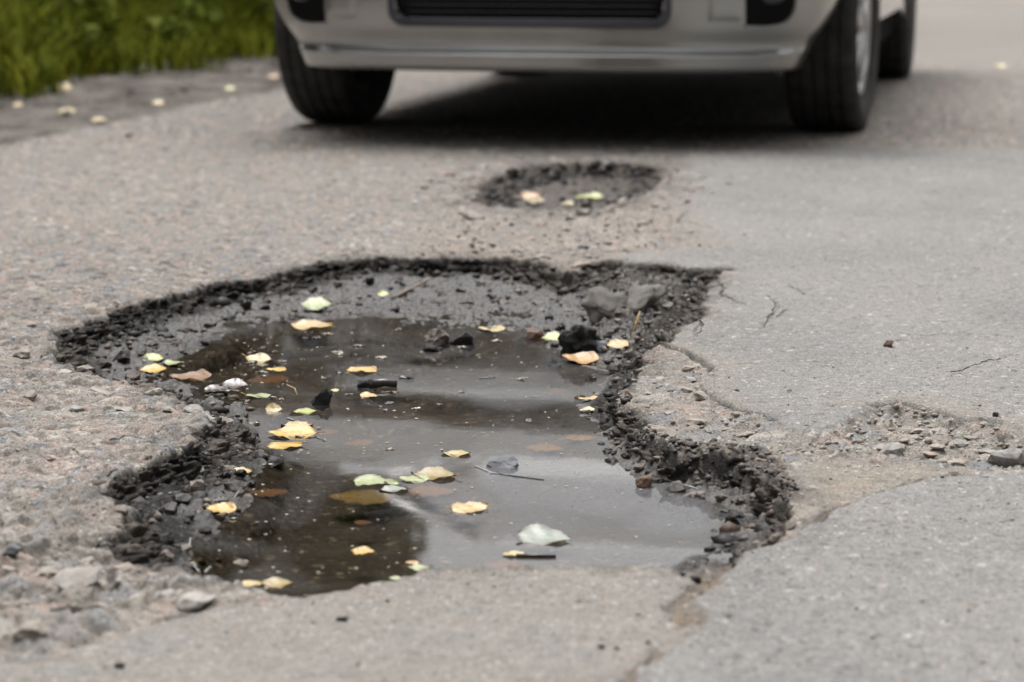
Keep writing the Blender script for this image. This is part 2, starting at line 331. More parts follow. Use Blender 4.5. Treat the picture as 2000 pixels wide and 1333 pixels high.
def warp(X, Y):
    wx = .011 * (fbm(X * 38, Y * 38, 3, 1) - .5) * 2 + .030 * (fbm(X * 10, Y * 8, 2, 13) - .5); wy = .016 * (fbm(X * 38, Y * 30, 3, 2) - .5) * 2 + .050 * (fbm(X * 9, Y * 7, 2, 14) - .5)
    return wx, wy
def terrain(X, Y, col=False):
    X = np.asarray(X, np.float64); Y = np.asarray(Y, np.float64)
    lod = ss(Y, 13., 6.)                                # fine relief fades where the mesh is coarse
    wx, wy = warp(X, Y)
    fx = .0022 * (vnoise(X * 120, Y * 110, 3) - .5) * 2
    Xw = X + wx + fx; Yw = Y + wy + fx
    sR = sdf(X + wx + fx, Y + wy + fx, POLY['R']); sW = sdf(Xw, Yw, POLY['W']); sR2 = sdf(X + 1.6 * wx + fx, Y + 1.6 * wy + fx, POLY['R2'])
    sA = sdf(Xw, Yw, POLY['A']); sB = sdf(Xw, Yw, POLY['B']); sC = sdf(X + wx * .5, Y + wy * .5, POLY['C']); sD = sdf(Xw, Yw, POLY['D'])
    sE = sdf(Xw, Yw, POLY['E']); sS = sdf(Xw, Yw, POLY['S']); sG = sdf(Xw, Yw, POLY['G']); sQ = sdf(Xw, Yw, POLY['Q']); sN = sdf(Xw, Yw, POLY['N']); sT = sdf(Xw, Yw, POLY['T'])
    edge = off_edge(Xw + 2 * wx, Yw + 2 * wy, EDGE0)
    big = fbm(X * 2.1, Y * 2.1, 3, 4); mid = fbm(X * 14, Y * 14, 4, 5); fine = fbm(X * 90, Y * 90, 3, 6)
    rg = 1.5 * np.abs(2 * fbm(X * 42, Y * 36, 3, 61) - 1)   # ragged breaks
    a1, a2, ai = worley(X * 62 + 3 * mid, Y * 62, 21)  # 16 mm aggregate
    dome = ss(a2 - a1, .03, .34); expo = ss(ai, .38, .5)
    b1, b2, bi = worley(X * 26 + 2 * mid, Y * 23, 33)  # 40 mm stones
    bdome = ss(b2 - b1, .04, .38) * np.sqrt(np.clip(1 - b1 * .9, 0, 1))
    c1, c2, ci = worley(X * 112, Y * 112, 47)          # 9 mm crumbs
    cdome = ss(c2 - c1, .03, .35)
    patch = np.maximum.reduce([ss(sA, -.004, .006), ss(sB, -.006, .008), .9 * ss(sC, -.03, .03), .7 * ss(sD, -.02, .02)])
    rough = 1 - patch
    z = .010 * (big - .5) + .006 * (mid - .5)
    z = z + lod * (rough * (.0022 * dome * expo * (.4 + ai) + .0030 * (fine - .5) + .0022 * (rg - .45)) + patch * (.0014 * (fine - .5) + .0010 * cdome * ss(ci, .55, .9)))
    # patches stand a little proud of the worn road
    z = z + .004 * ss(sA, -.004, .014) + .005 * ss(sB, -.01, .01) + .002 * ss(sC, -.03, .03)
    # exposed lower layers with stones
    ex = ss(sE, -.005, .02); cs = ss(sS, -.006, .02); q = ss(sQ, -.02, .04); tt = ss(sT, -.05, .05)
    z = z + ex * (-.004 + .003 * bdome * bi + .002 * (rg - .4)) + cs * (-.010 + .005 * bdome * bi + .003 * (fine - .5))
    z = z + q * (-.005 + .006 * bdome * (.25 + bi) * ss(bi, .3, .6) + .014 * (mid - .5) + .003 * (rg - .4)) + tt * (-.003 + .007 * bdome * ss(bi, .6, .8) + .004 * (rg - .45))
    left = ss(-X, .05, .35) * ss(Y, 1.9, 2.3) * ss(Y, 4.2, 3.2) * rough
    z = z + left * (.0038 * (bdome * ss(bi, .45, .7) - .3) + .004 * (rg - .45) * ss(mid, .35, .6))
    # potholes
    sH = sR + .024 * np.maximum(ss(Y, 2.06, 2.14), ss(X, .24, .28))   # the sheet stops short of the broken face
    ins = ss(sH, -.002, .004)
    dR = np.clip(sH, 0, None); dW = np.clip(-sW, 0, None)
    tfrac = np.where(sW > 0, 1., dR / (dR + dW + 1e-6))
    rside = ss(X, .06, .11) * ss(Y, 3.3, 3.05)
    def prof(d):
        tf = np.where(sW > 0, 1., d / (d + dW + 1e-6)); wl_ = np.maximum(ss(d, 0, .016), tf); return wl_, tf
    wall, tfrac = prof(dR)
    zh = ZW * (.80 * wall + .2 * tfrac)
    wl = np.exp(-((dR - .03) / .03) ** 2)
    zh = zh + (1 - ss(sW, -.01, .02)) * ((.012 * (mid - .5) + .005 * (fine - .5) + .003 * cdome * ss(ci, .5, .8) + .009 * (fbm(X * 52, Y * 44, 3, 66) - .5)) * ss(dR, .0, .02) )
    notch = ss(sN, -.01, .05) * (1 - ss(sW, -.03, .0))
    zh = zh + notch * (.012 + .014 * bdome * (bi - .15) + .007 * cdome * ci)
    lefty = ss(-X, -.02, .16)
    bed = ss(sW, 0, .07) * (.012 + .012 * lefty) + .004 * (mid - .5) * ss(sW, 0, .02) + .0022 * (fine - .5)
    litter = lefty * ss(mid, .56, .72) * ss(Y, 2.75, 2.95) * .014 * ss(sW, .01, .05)
    zh = zh - bed * ss(sW, -.005, .01) + litter
    z = z * (1 - .75 * ins) + zh * ins
    rim = np.exp(-(sR / .022) ** 2) * (sR > -.06)
    nearcut = ss(Y, 2.02, 2.12)                        # the edge nearest the camera is a clean break
    rimk = rim * (.25 + .75 * nearcut)
    z = z + rimk * (.010 * (mid - .5) + .003 * (rg - .4))
    g = ss(sG, -.004, .02)
    z = z + g * (.002 + .006 * bdome * (bi - .3) + .005 * (rg - .4)) * (1 - ss(sR, -.01, .02))
    i2 = ss(sR2, -.01, .05); rim2 = np.exp(-(sR2 / .03) ** 2) * (sR2 > -.1)
    z = z - .034 * np.maximum(i2, 0) + rim2 * .006 * (fine - .5) + i2 * (.008 * (mid - .5) + .006 * cdome * ss(ci, .5, .8))
    crack = np.zeros(X.shape)
    for pl, wd, dp in CRACKS:
        d = linedist(X + wx * .45 + .6 * fx, Y + wy * .45 + .6 * fx, pl)
        k = ss(d, wd * 1.5, wd * .3) * (.55 + .45 * vnoise(X * 70, Y * 70, 12)); z = z - dp * k; crack = np.maximum(crack, k * min(1, wd / .0025))
    dj = linedist(Xw, Yw, JOINT); jt = ss(dj, .014, .003) * ss(mid, .32, .55)
    z = z - .005 * jt
    # the dirt shoulder
    sh = ss(edge, .03, -.05)
    z = z - sh * (.02 * ss(edge, 0., -.25) - .022 * (mid - .5) * lod - .006 * bdome * ss(bi, .6, .8))
    if not col: return z
    # ------------- surface colours by zone; gaps, cracks and bed darker
    n = X.size; A = np.zeros((n, 3), np.float32)
    def mix(A, m, c): return A + (np.asarray(c, np.float32) - A) * np.asarray(m, np.float32)[:, None]
    A[:] = (.212, .193, .175)
    A = mix(A, ss(big, .35, .7) * .6, (.236, .212, .188)); A *= (.86 + .28 * fbm(X * .9 + .3 * Y, Y * .5, 3, 79))[:, None].astype(np.float32)
    st = PAL[np.minimum((np.modf(ai * 7.31)[0] * 8).astype(int), 7)]
    A = A + (st - A) * (lod * dome * expo * 1.0)[:, None]
    A = mix(A, ss(mid, .5, .75) * .35, (.215, .205, .195)); A = mix(A, lod * rough * ss(a2 - a1, .12, .02) * .6 * ss(fbm(X * 30, Y * 24, 3, 84), .35, .6), (.085, .072, .062))
    col_patch = np.array((.226, .220, .211), np.float32)
    fe = .05 * ss(Y, 3.9, 4.5); pt = np.maximum(ss(sA, -.004 - fe, .006 + fe), ss(sB, -.006, .008))
    A = A + (col_patch * (1 + .10 * (mid[:, None] - .5)) - A) * pt[:, None].astype(np.float32)
    blot = fbm(X * 5.3, Y * 3.1, 4, 77); A = mix(A, pt * ss(blot, .5, .68) * .55, (.192, .186, .179)); A = mix(A, pt * ss(blot, .48, .34) * .5, (.245, .232, .212))
    A = mix(A, pt * lod * (ci > .982) * cdome * .6, (.42, .41, .39)); A = mix(A, pt * lod * (ci < .03) * cdome * .5, (.09, .085, .08))
    A = A * (1 + .22 * (ci - .5) * cdome * pt * lod)[:, None].astype(np.float32)
    A = mix(A, pt * np.exp(-(sA / .05) ** 2) * ss(mid, .35, .6) * .6, (.25, .222, .19))
    A = mix(A, .85 * ss(sC, -.05, .05), (.240, .222, .200)); A = mix(A, .7 * ss(sD, -.02, .03), (.255, .228, .19))
    A = mix(A, ss(sC, -.05, .05) * ss(mid, .5, .7) * .5, (.222, .214, .204))
    bst = PAL[np.minimum((np.modf(bi * 5.77)[0] * 7).astype(int), 6)]
    lay = np.maximum.reduce([ex * .8, cs, q * .7, left * .55, tt * .5])
    A = mix(A, np.maximum(ex * .7, cs) * .9, (.215, .197, .176)); A = mix(A, q * .6, (.225, .203, .176)); A = mix(A, tt * .55, (.235, .207, .176))
    A = A + (bst * 1.08 - A) * (lay * bdome * .75)[:, None].astype(np.float32)
    A = mix(A, np.maximum.reduce([cs, q, left * .7]) * ss(b2 - b1, .12, .02) * .6, (.11, .092, .075))
    A = mix(A, jt * .75, (.15, .115, .085)); A = mix(A, crack * .85, (.045, .04, .036))
    A = mix(A, sh * .9, (.125, .109, .096)); A = mix(A, sh * ss(mid, .45, .62) * .7, (.07, .06, .052)); A = mix(A, sh * bdome * ss(bi, .55, .75) * .5, (.19, .17, .15)); b7 = fbm(X * 8, Y * 5, 3, 78); A = mix(A, sh * ss(b7, .5, .6) * .7, (.055, .047, .04)); A = mix(A, sh * ss(b7, .45, .36) * .5, (.17, .15, .135)); A = mix(A, np.exp(-((edge + .02) / .05) ** 2) * .5 * ss(mid, .4, .6), (.06, .052, .045))
    halo = np.exp(-(np.minimum(sR, 0) / .05) ** 2) * (sR > -.2) * nearcut + .8 * np.exp(-(np.minimum(sR2, 0) / .09) ** 2) * (sR2 > -.24); A = mix(A, np.clip(halo, 0, 1) * ss(fbm(X * 22, Y * 16, 3, 83), .40, .62) * .75, (.085, .074, .065))
    wet = np.zeros(n)
    wr = ss(sH + .010 * (fine - .5) + .008 * (mid - .5), .000, .008)
    far = nearcut
    wet = np.maximum(wet, wr); wet = np.maximum(wet, rim * .9 * far * ss(fine, .4, .6) * ss(sR, -.03, -.005))
    A = mix(A, wr, (.009, .0077, .0072))
    clod = ss(ci, .66, .82) * cdome
    A = mix(A, wr * clod * .55, (.10, .088, .076))
    flat = wr * ss(sR, .025, .06) * (1 - ss(sW, -.01, .005))
    A = mix(A, flat * .9, (.036, .031, .027)); A = mix(A, flat * clod * .6, (.09, .08, .07)); A = mix(A, flat * ss(mid, .52, .66) * .75, (.018, .0155, .014)); A = mix(A, flat * ss(rg, .5, .9) * .5, (.062, .055, .05))
    A = mix(A, notch * .85, (.075, .066, .058)); A = mix(A, notch * bdome * ss(bi, .3, .6) * .7, (.22, .2, .18)); A = mix(A, notch * ss(b2 - b1, .2, .03) * .8, (.03, .026, .023))
    wet = wet * (1 - .75 * notch)
    gk = g * np.maximum(ss(sR, -.045, -.012), .75 * ss(fbm(X * 26, Y * 20, 3, 87), .46, .60)); A = mix(A, g * .5, (.15, .13, .112)); A = mix(A, gk * .92, (.030, .026, .025)); A = mix(A, g * clod * .8, (.18, .15, .12)); A = mix(A, g * ss(sR, -.1, -.02) * ss(mid, .45, .6) * .3, (.17, .155, .14))
    wet = np.maximum(wet, gk * .85)
    w2 = ss(sR2 + .03 * (fine - .5), -.01, .02)
    A = mix(A, w2 * .9, (.062, .051, .042)); A = mix(A, np.clip(rim2 * 1.1, 0, 1) * w2 * ss(Y, 4.75, 5.0) * .85, (.030, .026, .023)); A = mix(A, w2 * ss(fine, .5, .62) * .5, (.045, .04, .036)); A = mix(A, w2 * ss(mid, .42, .6) * .6, (.105, .088, .072)); A = mix(A, w2 * clod * .7, (.17, .145, .12))
    wet = np.maximum(wet, w2 * .6)
    und = ss(sW, -.004, .012)
    A = mix(A, und, (.062, .058, .053)); A = mix(A, und * lefty * (.55 + .45 * ss(mid, .35, .55)) * .92, (.020, .013, .006)); A = mix(A, und * (ci > .93) * cdome * .8, (.3, .26, .2))  # left bed darkened to carry the dark reflection and deep water
    dark_spot = ss(np.hypot((X - P(850, 838, ZW)[0]) / .055, (Y - P(850, 838, ZW)[1]) / .085) + 1.2 * (mid - .5), 1.1, .85)  # dark spot in the bed colour, no change in depth
    A = mix(A, und * dark_spot * .95, (.022, .014, .008))
    ps = pt * (1 - wr)
    A *= np.where(und > .5, .66, np.where(wr + gk + w2 > .5, .62, .80))[:, None].astype(np.float32)
    gloss = np.clip(flat + .6 * g * ss(sR, -.05, -.01) + .5 * w2 * ss(sR2, .03, .08) + und, 0, 1)
    return z, A, np.stack([np.clip(ps, 0, 1), np.clip(wet, 0, 1), gloss], 1), sR, sR2, sA, sB, edge

# ------------------------------------------------------------------ the ground sheet
def build_ground():
    def dist(py): return P(1000, py)[1]
    ys = np.concatenate([np.arange(1480, 1190, -3.5), np.arange(1190, 620, -1.2), np.arange(620, 490, -.55), np.arange(490, 280, -1.8), np.arange(280, 0, -3.2)])
    d = np.array([dist(y) for y in ys])
    near = np.linspace(.15, d[0] * .97, 12); far = np.geomspace(d[-1] * 1.05, 320, 26)
    d = np.concatenate([near, d, far])
    t_in = np.linspace(-.235, .235, 880); t_out = .235 + np.geomspace(.004, 3.2, 40)
    t = np.concatenate([-t_out[::-1], t_in, t_out])
    Y, T = np.meshgrid(d, t, indexing='ij'); X = T * np.maximum(Y, .5)
    nr, nc = Y.shape; Xf, Yf = X.ravel(), Y.ravel()
    z, A, K, sR, sR2, sA, sB, edge = terrain(Xf, Yf, True)
    V = np.stack([Xf, Yf, z], 1).astype(np.float32)
    i = np.arange(nr * nc).reshape(nr, nc)
    F = np.stack([i[:-1, :-1], i[:-1, 1:], i[1:, 1:], i[1:, :-1]], -1).reshape(-1, 4)
    # shading normals of the whole sheet, shared by its pieces
    def fm(a): return a[F].mean(1)
    pot = fm(sR) > 0; pot2 = fm(sR2) > 0; pa = (fm(sA) > 0) & ~pot; pb = (fm(sB) > 0) & ~pot; vg = fm(edge) < -.01
    base = ~(pot | pot2 | pa | pb | vg)
    whole = mesh_np('whole', V, F); NN = np.empty(len(V) * 3, np.float32); whole.vertex_normals.foreach_get('vector', NN); NN = NN.reshape(-1, 3); bpy.data.meshes.remove(whole)
    def piece(name, sel, parent=None):
        f = F[sel]; u, inv = np.unique(f, return_inverse=True)
        me = mesh_np(name, V[u], inv.reshape(-1, 4))
        a = me.attributes.new('albedo', 'FLOAT_COLOR', 'POINT'); a.data.foreach_set('color', np.concatenate([A[u], np.ones((len(u), 1), np.float32)], 1).astype(np.float32).ravel())
        a = me.attributes.new('mask', 'FLOAT_COLOR', 'POINT'); a.data.foreach_set('color', np.concatenate([K[u], np.ones((len(u), 1))], 1).astype(np.float32).ravel())
        o = link(name, me, M_GROUND, parent)
        me.normals_split_custom_set_from_vertices(NN[u])
        return o
    road = piece('road', base); tag(road, kind='structure')
    ph = piece('pothole', pot, road); ph['label'] = 'large water filled pothole with black broken edges'
    p2 = piece('pothole', pot2, road); p2['label'] = 'smaller dry pothole in front of the car'
    pa_o = piece('asphalt_patch', pa, road); pa_o['label'] = 'smooth grey newer asphalt right of the potholes'
    pb_o = piece('asphalt_patch', pb, road); pb_o['label'] = 'smooth grey asphalt in the near right corner'
    vgo = piece('verge', vg); tag(vgo, kind='structure')
    return road
ROAD = build_ground()

def zt(x, y): return float(terrain(np.array([x]), np.array([y]))[0])

# ------------------------------------------------------------------ water
# drifts of pale dust and painted sky reflection on the water: (x, y, half width, half height, density)
FILM_SHEEN = [(1000, 925, 110, 40, .55), (1200, 965, 200, 60, .55), (1330, 1005, 140, 55, .6), (1080, 955, 150, 40, .45), (1010, 775, 200, 35, .4), (830, 900, 120, 30, .25), (1000, 720, 220, 70, .12)]
def water():
    m, t, b, out = mat_new('puddle_water'); t.nodes.remove(b)
    tc = node(t, 'ShaderNodeTexCoord'); v = tc.outputs['Object']
    tr = node(t, 'ShaderNodeBsdfTransparent'); tr.inputs[0].default_value = (.66, .61, .54, 1)
    gl = node(t, 'ShaderNodeBsdfGlossy', Roughness=.03); fr = node(t, 'ShaderNodeFresnel', IOR=1.333)
    n = node(t, 'ShaderNodeTexNoise', Scale=14., Detail=2.); t.links.new(v, n.inputs['Vector'])
    bp = node(t, 'ShaderNodeBump', Strength=.015, Distance=.004); t.links.new(n.outputs[0], bp.inputs['Height'])
    t.links.new(bp.outputs[0], gl.inputs['Normal'])
    mx = node(t, 'ShaderNodeMixShader'); t.links.new(fr.outputs[0], mx.inputs[0]); t.links.new(tr.outputs[0], mx.inputs[1]); t.links.new(gl.outputs[0], mx.inputs[2])
    # thin floating dust in drifts, with pale sky reflection painted into it
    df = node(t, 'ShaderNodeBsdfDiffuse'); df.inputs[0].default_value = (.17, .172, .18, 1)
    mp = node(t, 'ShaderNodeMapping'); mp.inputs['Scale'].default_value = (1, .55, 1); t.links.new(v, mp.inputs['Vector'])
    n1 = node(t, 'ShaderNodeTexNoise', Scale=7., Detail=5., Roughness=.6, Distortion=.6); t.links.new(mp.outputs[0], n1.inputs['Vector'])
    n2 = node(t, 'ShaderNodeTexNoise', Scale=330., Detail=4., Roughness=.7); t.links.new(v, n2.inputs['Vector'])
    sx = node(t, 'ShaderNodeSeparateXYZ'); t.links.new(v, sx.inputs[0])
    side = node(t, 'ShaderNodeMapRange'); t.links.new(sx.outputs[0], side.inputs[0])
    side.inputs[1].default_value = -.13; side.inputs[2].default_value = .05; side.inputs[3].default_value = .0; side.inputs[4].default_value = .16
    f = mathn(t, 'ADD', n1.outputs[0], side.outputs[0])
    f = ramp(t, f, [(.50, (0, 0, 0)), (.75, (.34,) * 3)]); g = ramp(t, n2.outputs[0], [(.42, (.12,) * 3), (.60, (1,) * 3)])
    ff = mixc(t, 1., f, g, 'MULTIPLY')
    fa = node(t, 'ShaderNodeAttribute', attribute_name='film_sheen')
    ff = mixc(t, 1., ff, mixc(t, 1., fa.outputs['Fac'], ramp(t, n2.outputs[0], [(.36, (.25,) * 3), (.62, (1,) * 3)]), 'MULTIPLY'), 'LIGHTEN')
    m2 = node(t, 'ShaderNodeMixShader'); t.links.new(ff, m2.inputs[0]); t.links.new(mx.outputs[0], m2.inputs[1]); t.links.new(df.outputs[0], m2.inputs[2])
    t.links.new(m2.outputs[0], out.inputs[0])
    pg = POLY['R']; lo, hi = pg.min(0), pg.max(0); gx = np.arange(lo[0] - .02, hi[0] + .02, .012); gy = np.arange(lo[1] - .02, hi[1] + .02, .02)
    GY, GX = np.meshgrid(gy, gx, indexing='ij'); nr, nc = GX.shape; i = np.arange(nr * nc).reshape(nr, nc)
    F = np.stack([i[:-1, :-1], i[:-1, 1:], i[1:, 1:], i[1:, :-1]], -1).reshape(-1, 4); sd = sdf(GX.ravel(), GY.ravel(), pg); F = F[(sd[F] > -.012).all(1)]
    u, inv = np.unique(F, return_inverse=True); x, y = GX.ravel()[u], GY.ravel()[u]
    film_sheen = np.zeros(len(u)); wv = .05 * (fbm(x * 12, y * 6, 3, 55) - .5)
    for px, py, ax, ay, k in FILM_SHEEN:
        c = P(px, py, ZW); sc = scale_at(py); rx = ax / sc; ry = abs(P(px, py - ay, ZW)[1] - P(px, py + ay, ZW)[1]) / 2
        film_sheen = np.maximum(film_sheen, k * ss(np.hypot((x + wv - c[0]) / rx, (y + 2 * wv - c[1]) / ry), 1., .35))
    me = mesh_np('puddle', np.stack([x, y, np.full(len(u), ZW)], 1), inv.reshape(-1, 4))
    at = me.attributes.new('film_sheen', 'FLOAT', 'POINT'); at.data.foreach_set('value', film_sheen.astype(np.float32))
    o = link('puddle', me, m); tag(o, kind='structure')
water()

# ------------------------------------------------------------------ stones
def rock_mesh(name, sub=2, rough=.28, seed=0, flat=.7, mat=None, cuts=7):
    rs = random.Random(seed); bm = bmesh.new(); bmesh.ops.create_icosphere(bm, subdivisions=sub, radius=1)
    pl = []
    for _ in range(cuts):
        d = Vector((rs.gauss(0, 1), rs.gauss(0, 1), rs.gauss(0, 1))).normalized(); pl.append((d, rs.uniform(.42, .82)))
    off = Vector((rs.uniform(0, 50),) * 3)
    from mathutils import noise as mn
    for v in bm.verts:
        p = v.co.normalized()
        for d, k in pl:
            e = p.dot(d) - k
            if e > 0: p = p - d * e * .92
        p = p * (1 + rough * mn.noise(p * 1.7 + off) + (.5 * rough * mn.noise(p * 5 + off) if sub > 2 else 0) + (.4 * rough * mn.noise(p * 12 + off) if sub > 3 else 0))
        v.co = Vector((p.x, p.y, p.z * flat))
    me = bm_mesh(name, bm)
    if mat: me.materials.append(mat)
    return me
ROCKS = {}
for key, mt in (('dry', M_STONE), ('wet', M_WETSTONE), ('damp', M_DAMPSTONE)):
    ROCKS[key] = [rock_mesh('stone', 2, .38, 100 + k, random.Random(k).uniform(.32, .62) if key == 'dry' else random.Random(k).uniform(.5, .85), mt, 11) for k in range(9)]
    

def stone_part(px, py, wpx, kind='dry', sink=.35, z=None, asp=None):
    x, y = P(px, py, 0 if z is None else z); r = wpx / scale_at(py) / 2
    o = bpy.data.objects.new('stone', random.choice(ROCKS[kind])); C.objects.link(o); o.parent = ROAD; r *= 1.1
    k = random.uniform(.65, 1.0) if asp is None else asp
    o.scale = (r, r * k, r * random.uniform(.75, 1.05)); o.rotation_euler = (random.uniform(-.25, .25), random.uniform(-.25, .25), random.uniform(-.5, .5) + random.choice((0, math.pi)))
    o.location = (x, y, zt(x, y) + r * .6 * (1 - 2 * sink)); return o

# stones one can make out singly: (x, y, width) in the photograph
HAND = {
 'dry': [(1835, 838, 40), (1790, 832, 32), (1765, 850, 30), (1880, 860, 46), (1720, 868, 42), (1745, 880, 60), (1690, 868, 34), (1880, 892, 66), (1970, 893, 90), (1760, 862, 26),
         (1835, 868, 40), (1900, 845, 34), (1925, 835, 22), (1580, 888, 30), (1640, 855, 34), (1620, 882, 44), (1925, 870, 38), (1660, 840, 24), (1815, 878, 36), (1850, 902, 26), (1940, 905, 30),
         (1330, 765, 40), (1370, 778, 44), (1290, 740, 30), (1350, 740, 34), (1270, 770, 22), (1310, 808, 36), (1355, 825, 48), (1420, 835, 30), (1460, 845, 36), (1400, 855, 24), (1340, 722, 30), (1500, 870, 26),
         (200, 1180, 62), (150, 1140, 110), (260, 1165, 60), (60, 1235, 80), (370, 1182, 90), (90, 1115, 70), (300, 1130, 60), (250, 1100, 50), (330, 1160, 44), (40, 1180, 50), (20, 1115, 50), (110, 1200, 40), (170, 1090, 40),
         (1140, 416, 30), (1075, 428, 24), (1130, 455, 26), (1020, 458, 30), (905, 468, 26), (880, 470, 30), (970, 425, 24), (925, 428, 40), (1060, 440, 22), (1200, 430, 26), (1230, 428, 24), (1165, 432, 20), (1250, 440, 20),
         (960, 482, 24), (1010, 490, 30), (1100, 470, 24), (1180, 455, 22), (985, 440, 26), (850, 450, 24), (1110, 500, 26), (1060, 505, 34), (1130, 520, 50), (1080, 525, 30),
         (160, 690, 46), (130, 730, 40), (250, 745, 50), (300, 770, 46), (350, 762, 44), (190, 770, 50), (330, 800, 40), (200, 715, 34), (385, 800, 44), (240, 800, 46), (280, 820, 30), (400, 778, 40), (60, 640, 36), (180, 605, 46), (230, 598, 28), (45, 700, 40), (60, 780, 40), (150, 800, 46),
         (170, 890, 60), (60, 860, 40), (230, 860, 36), (100, 900, 44), (120, 755, 34), (440, 790, 40), (405, 812, 44)],
 'damp': [(430, 830, 44), (400, 860, 40), (450, 868, 44), (380, 912, 56), (350, 935, 44), (420, 935, 40), (330, 960, 46), (300, 975, 36), (250, 975, 50), (290, 1000, 40), (240, 1010, 34), (275, 1035, 40), (325, 1035, 40), (475, 850, 26), (380, 885, 40),
          (490, 600, 34), (540, 578, 30), (530, 640, 30), (560, 560, 24), (640, 560, 24), (420, 600, 30), (1010, 540, 26), (960, 545, 30), (900, 540, 26), (940, 530, 24), (985, 560, 24), (1050, 560, 30), (1085, 555, 26), (1020, 580, 26), (1110, 575, 30), (1080, 585, 24),
          (1210, 590, 34), (1250, 570, 40), (1290, 565, 34), (1240, 545, 36), (1300, 590, 40), (1260, 600, 50), (1280, 620, 34), (1225, 615, 40), (1310, 630, 30), (1190, 630, 30), (1275, 645, 30), (1240, 660, 30), (1290, 655, 26), (1330, 600, 22), (1330, 555, 30), (1360, 543, 24),
          (1300, 540, 30), (1210, 530, 30), (1320, 905, 56), (1350, 915, 40), (1390, 910, 36), (1440, 900, 36), (1410, 925, 40), (1450, 935, 30), (1480, 905, 30), (1430, 880, 30), (1380, 890, 24), (1465, 920, 24), (1395, 945, 30), (1495, 890, 20), (1360, 890, 22), (1480, 945, 24),
          (1000, 345, 24), (1060, 338, 30), (1265, 335, 24), (1220, 385, 28), (1180, 390, 24), (1120, 345, 20), (1170, 360, 18), (1230, 350, 20), (1090, 370, 20), (1030, 365, 20), (970, 360, 26), (960, 385, 22), (1250, 370, 20)],
 'wet': [(240, 670, 50), (290, 660, 40), (200, 680, 44), (260, 695, 50), (180, 660, 30), (320, 620, 40), (370, 612, 36), (410, 602, 34), (450, 585, 36), (340, 640, 30), (480, 570, 30), (520, 560, 30), (590, 550, 30), (300, 640, 34), (610, 540, 28), (660, 530, 28), (720, 528, 30), (780, 530, 28), (840, 530, 30),
         (470, 880, 34), (450, 905, 40), (490, 895, 26), (430, 960, 36), (400, 985, 34), (360, 1010, 40), (330, 1060, 36), (440, 890, 30), (370, 970, 34),
         (1225, 745, 26), (1200, 775, 28), (1185, 800, 30), (1210, 820, 26), (1225, 850, 30), (1250, 870, 30), (1280, 890, 28), (1300, 920, 26), (1215, 800, 24), (1240, 840, 30), (1200, 840, 20), (1270, 860, 26),
         (1430, 965, 36), (1450, 955, 34), (1470, 975, 30), (1340, 930, 40), (1420, 945, 34), (1310, 935, 24), (1290, 915, 20), (1380, 950, 30),
         (1170, 600, 40), (1140, 590, 30), (1210, 640, 26), (1225, 690, 30), (1190, 665, 24), (1250, 680, 30), (1110, 690, 24), (1085, 702, 26), (1130, 620, 26), (1095, 610, 26), (1160, 655, 20)],
}
for kind, lst in HAND.items():
    for px, py, wpx in lst: stone_part(px, py, wpx * (1.3 if 400 < py < 530 and kind == 'dry' else 1), kind, .36 if py > 1080 or px > 1500 else .45)

def scatter(name, n, gen, kinds, smin, smax, parent=None, sink=.35, power=2.2):
    """many small stones joined into one mesh of stuff"""
    tmpl = []
    for k in range(10):
        me = rock_mesh('tmp', 1, .35, 300 + k, .7, None, 5); v = np.empty(len(me.vertices) * 3, np.float32); me.vertices.foreach_get('co', v)
        f = np.empty(len(me.polygons) * 3, np.int32); me.polygons.foreach_get('vertices', f); tmpl.append((v.reshape(-1, 3), f.reshape(-1, 3))); bpy.data.meshes.remove(me)
    xy = gen(n); zz = terrain(xy[:, 0], xy[:, 1]); Vs, Fs, b = [], [], 0
    for i in range(len(xy)):
        v, f = tmpl[int(RNG.integers(10))]; r = smin + (smax - smin) * RNG.random() ** power; a = RNG.random() * 6.283; c, s = math.cos(a), math.sin(a)
        q = v * np.array((r, r * RNG.uniform(.6, 1), r * RNG.uniform(.6, 1.1)), np.float32)
        q = np.stack([q[:, 0] * c - q[:, 1] * s + xy[i, 0], q[:, 0] * s + q[:, 1] * c + xy[i, 1], q[:, 2] + zz[i] + r * .6 * (1 - 2 * sink)], 1)
        Vs.append(q); Fs.append(f + b); b += len(q)
    o = link(name, mesh_np(name, np.concatenate(Vs), np.concatenate(Fs)), kinds, parent, smooth=False); o['kind'] = 'stuff'; return o
def along(key, lo, hi, keep=None):
    pg = POLY[key]; nx = np.roll(pg, -1, 0); ln = np.hypot(*(nx - pg).T); cum = np.cumsum(ln) / ln.sum()
    def g(n):
        out = []
        while len(out) < n:
            i = int(np.searchsorted(cum, RNG.random())); i = min(i, len(pg) - 1); t = RNG.random(); p = pg[i] + (nx[i] - pg[i]) * t
            d = (nx[i] - pg[i]) / (ln[i] + 1e-9); nrm = np.array((-d[1], d[0])); p = p + nrm * RNG.uniform(lo, hi)
            if keep is None or keep(p): out.append(p)
        return np.array(out)
    return g
def inside(key, pw=None):
    pg = POLY[key]; lo, hi = pg.min(0), pg.max(0)
    def g(n):
        p = lo + (hi - lo) * RNG.random((n * 8, 2)); return p[sdf(p[:, 0], p[:, 1], pg) > 0][:n]
    return g
def trapez(y0, y1, x0=-200, x1=2200):
    def g(n):
        return np.array([P(RNG.uniform(x0, x1), RNG.uniform(y0, y1)) for _ in range(n)])
    return g
okrim = lambda p: p[1] > 2.12 or p[0] > .25
scatter('rim_rubble', 260, along('R', -.065, -.006, okrim), M_WETSTONE, .002, .02, ROAD, .55, 2.5)
scatter('rim_rubble', 420, along('R', -.08, .02, okrim), M_DAMPSTONE, .0015, .009, ROAD, .45, 4.)
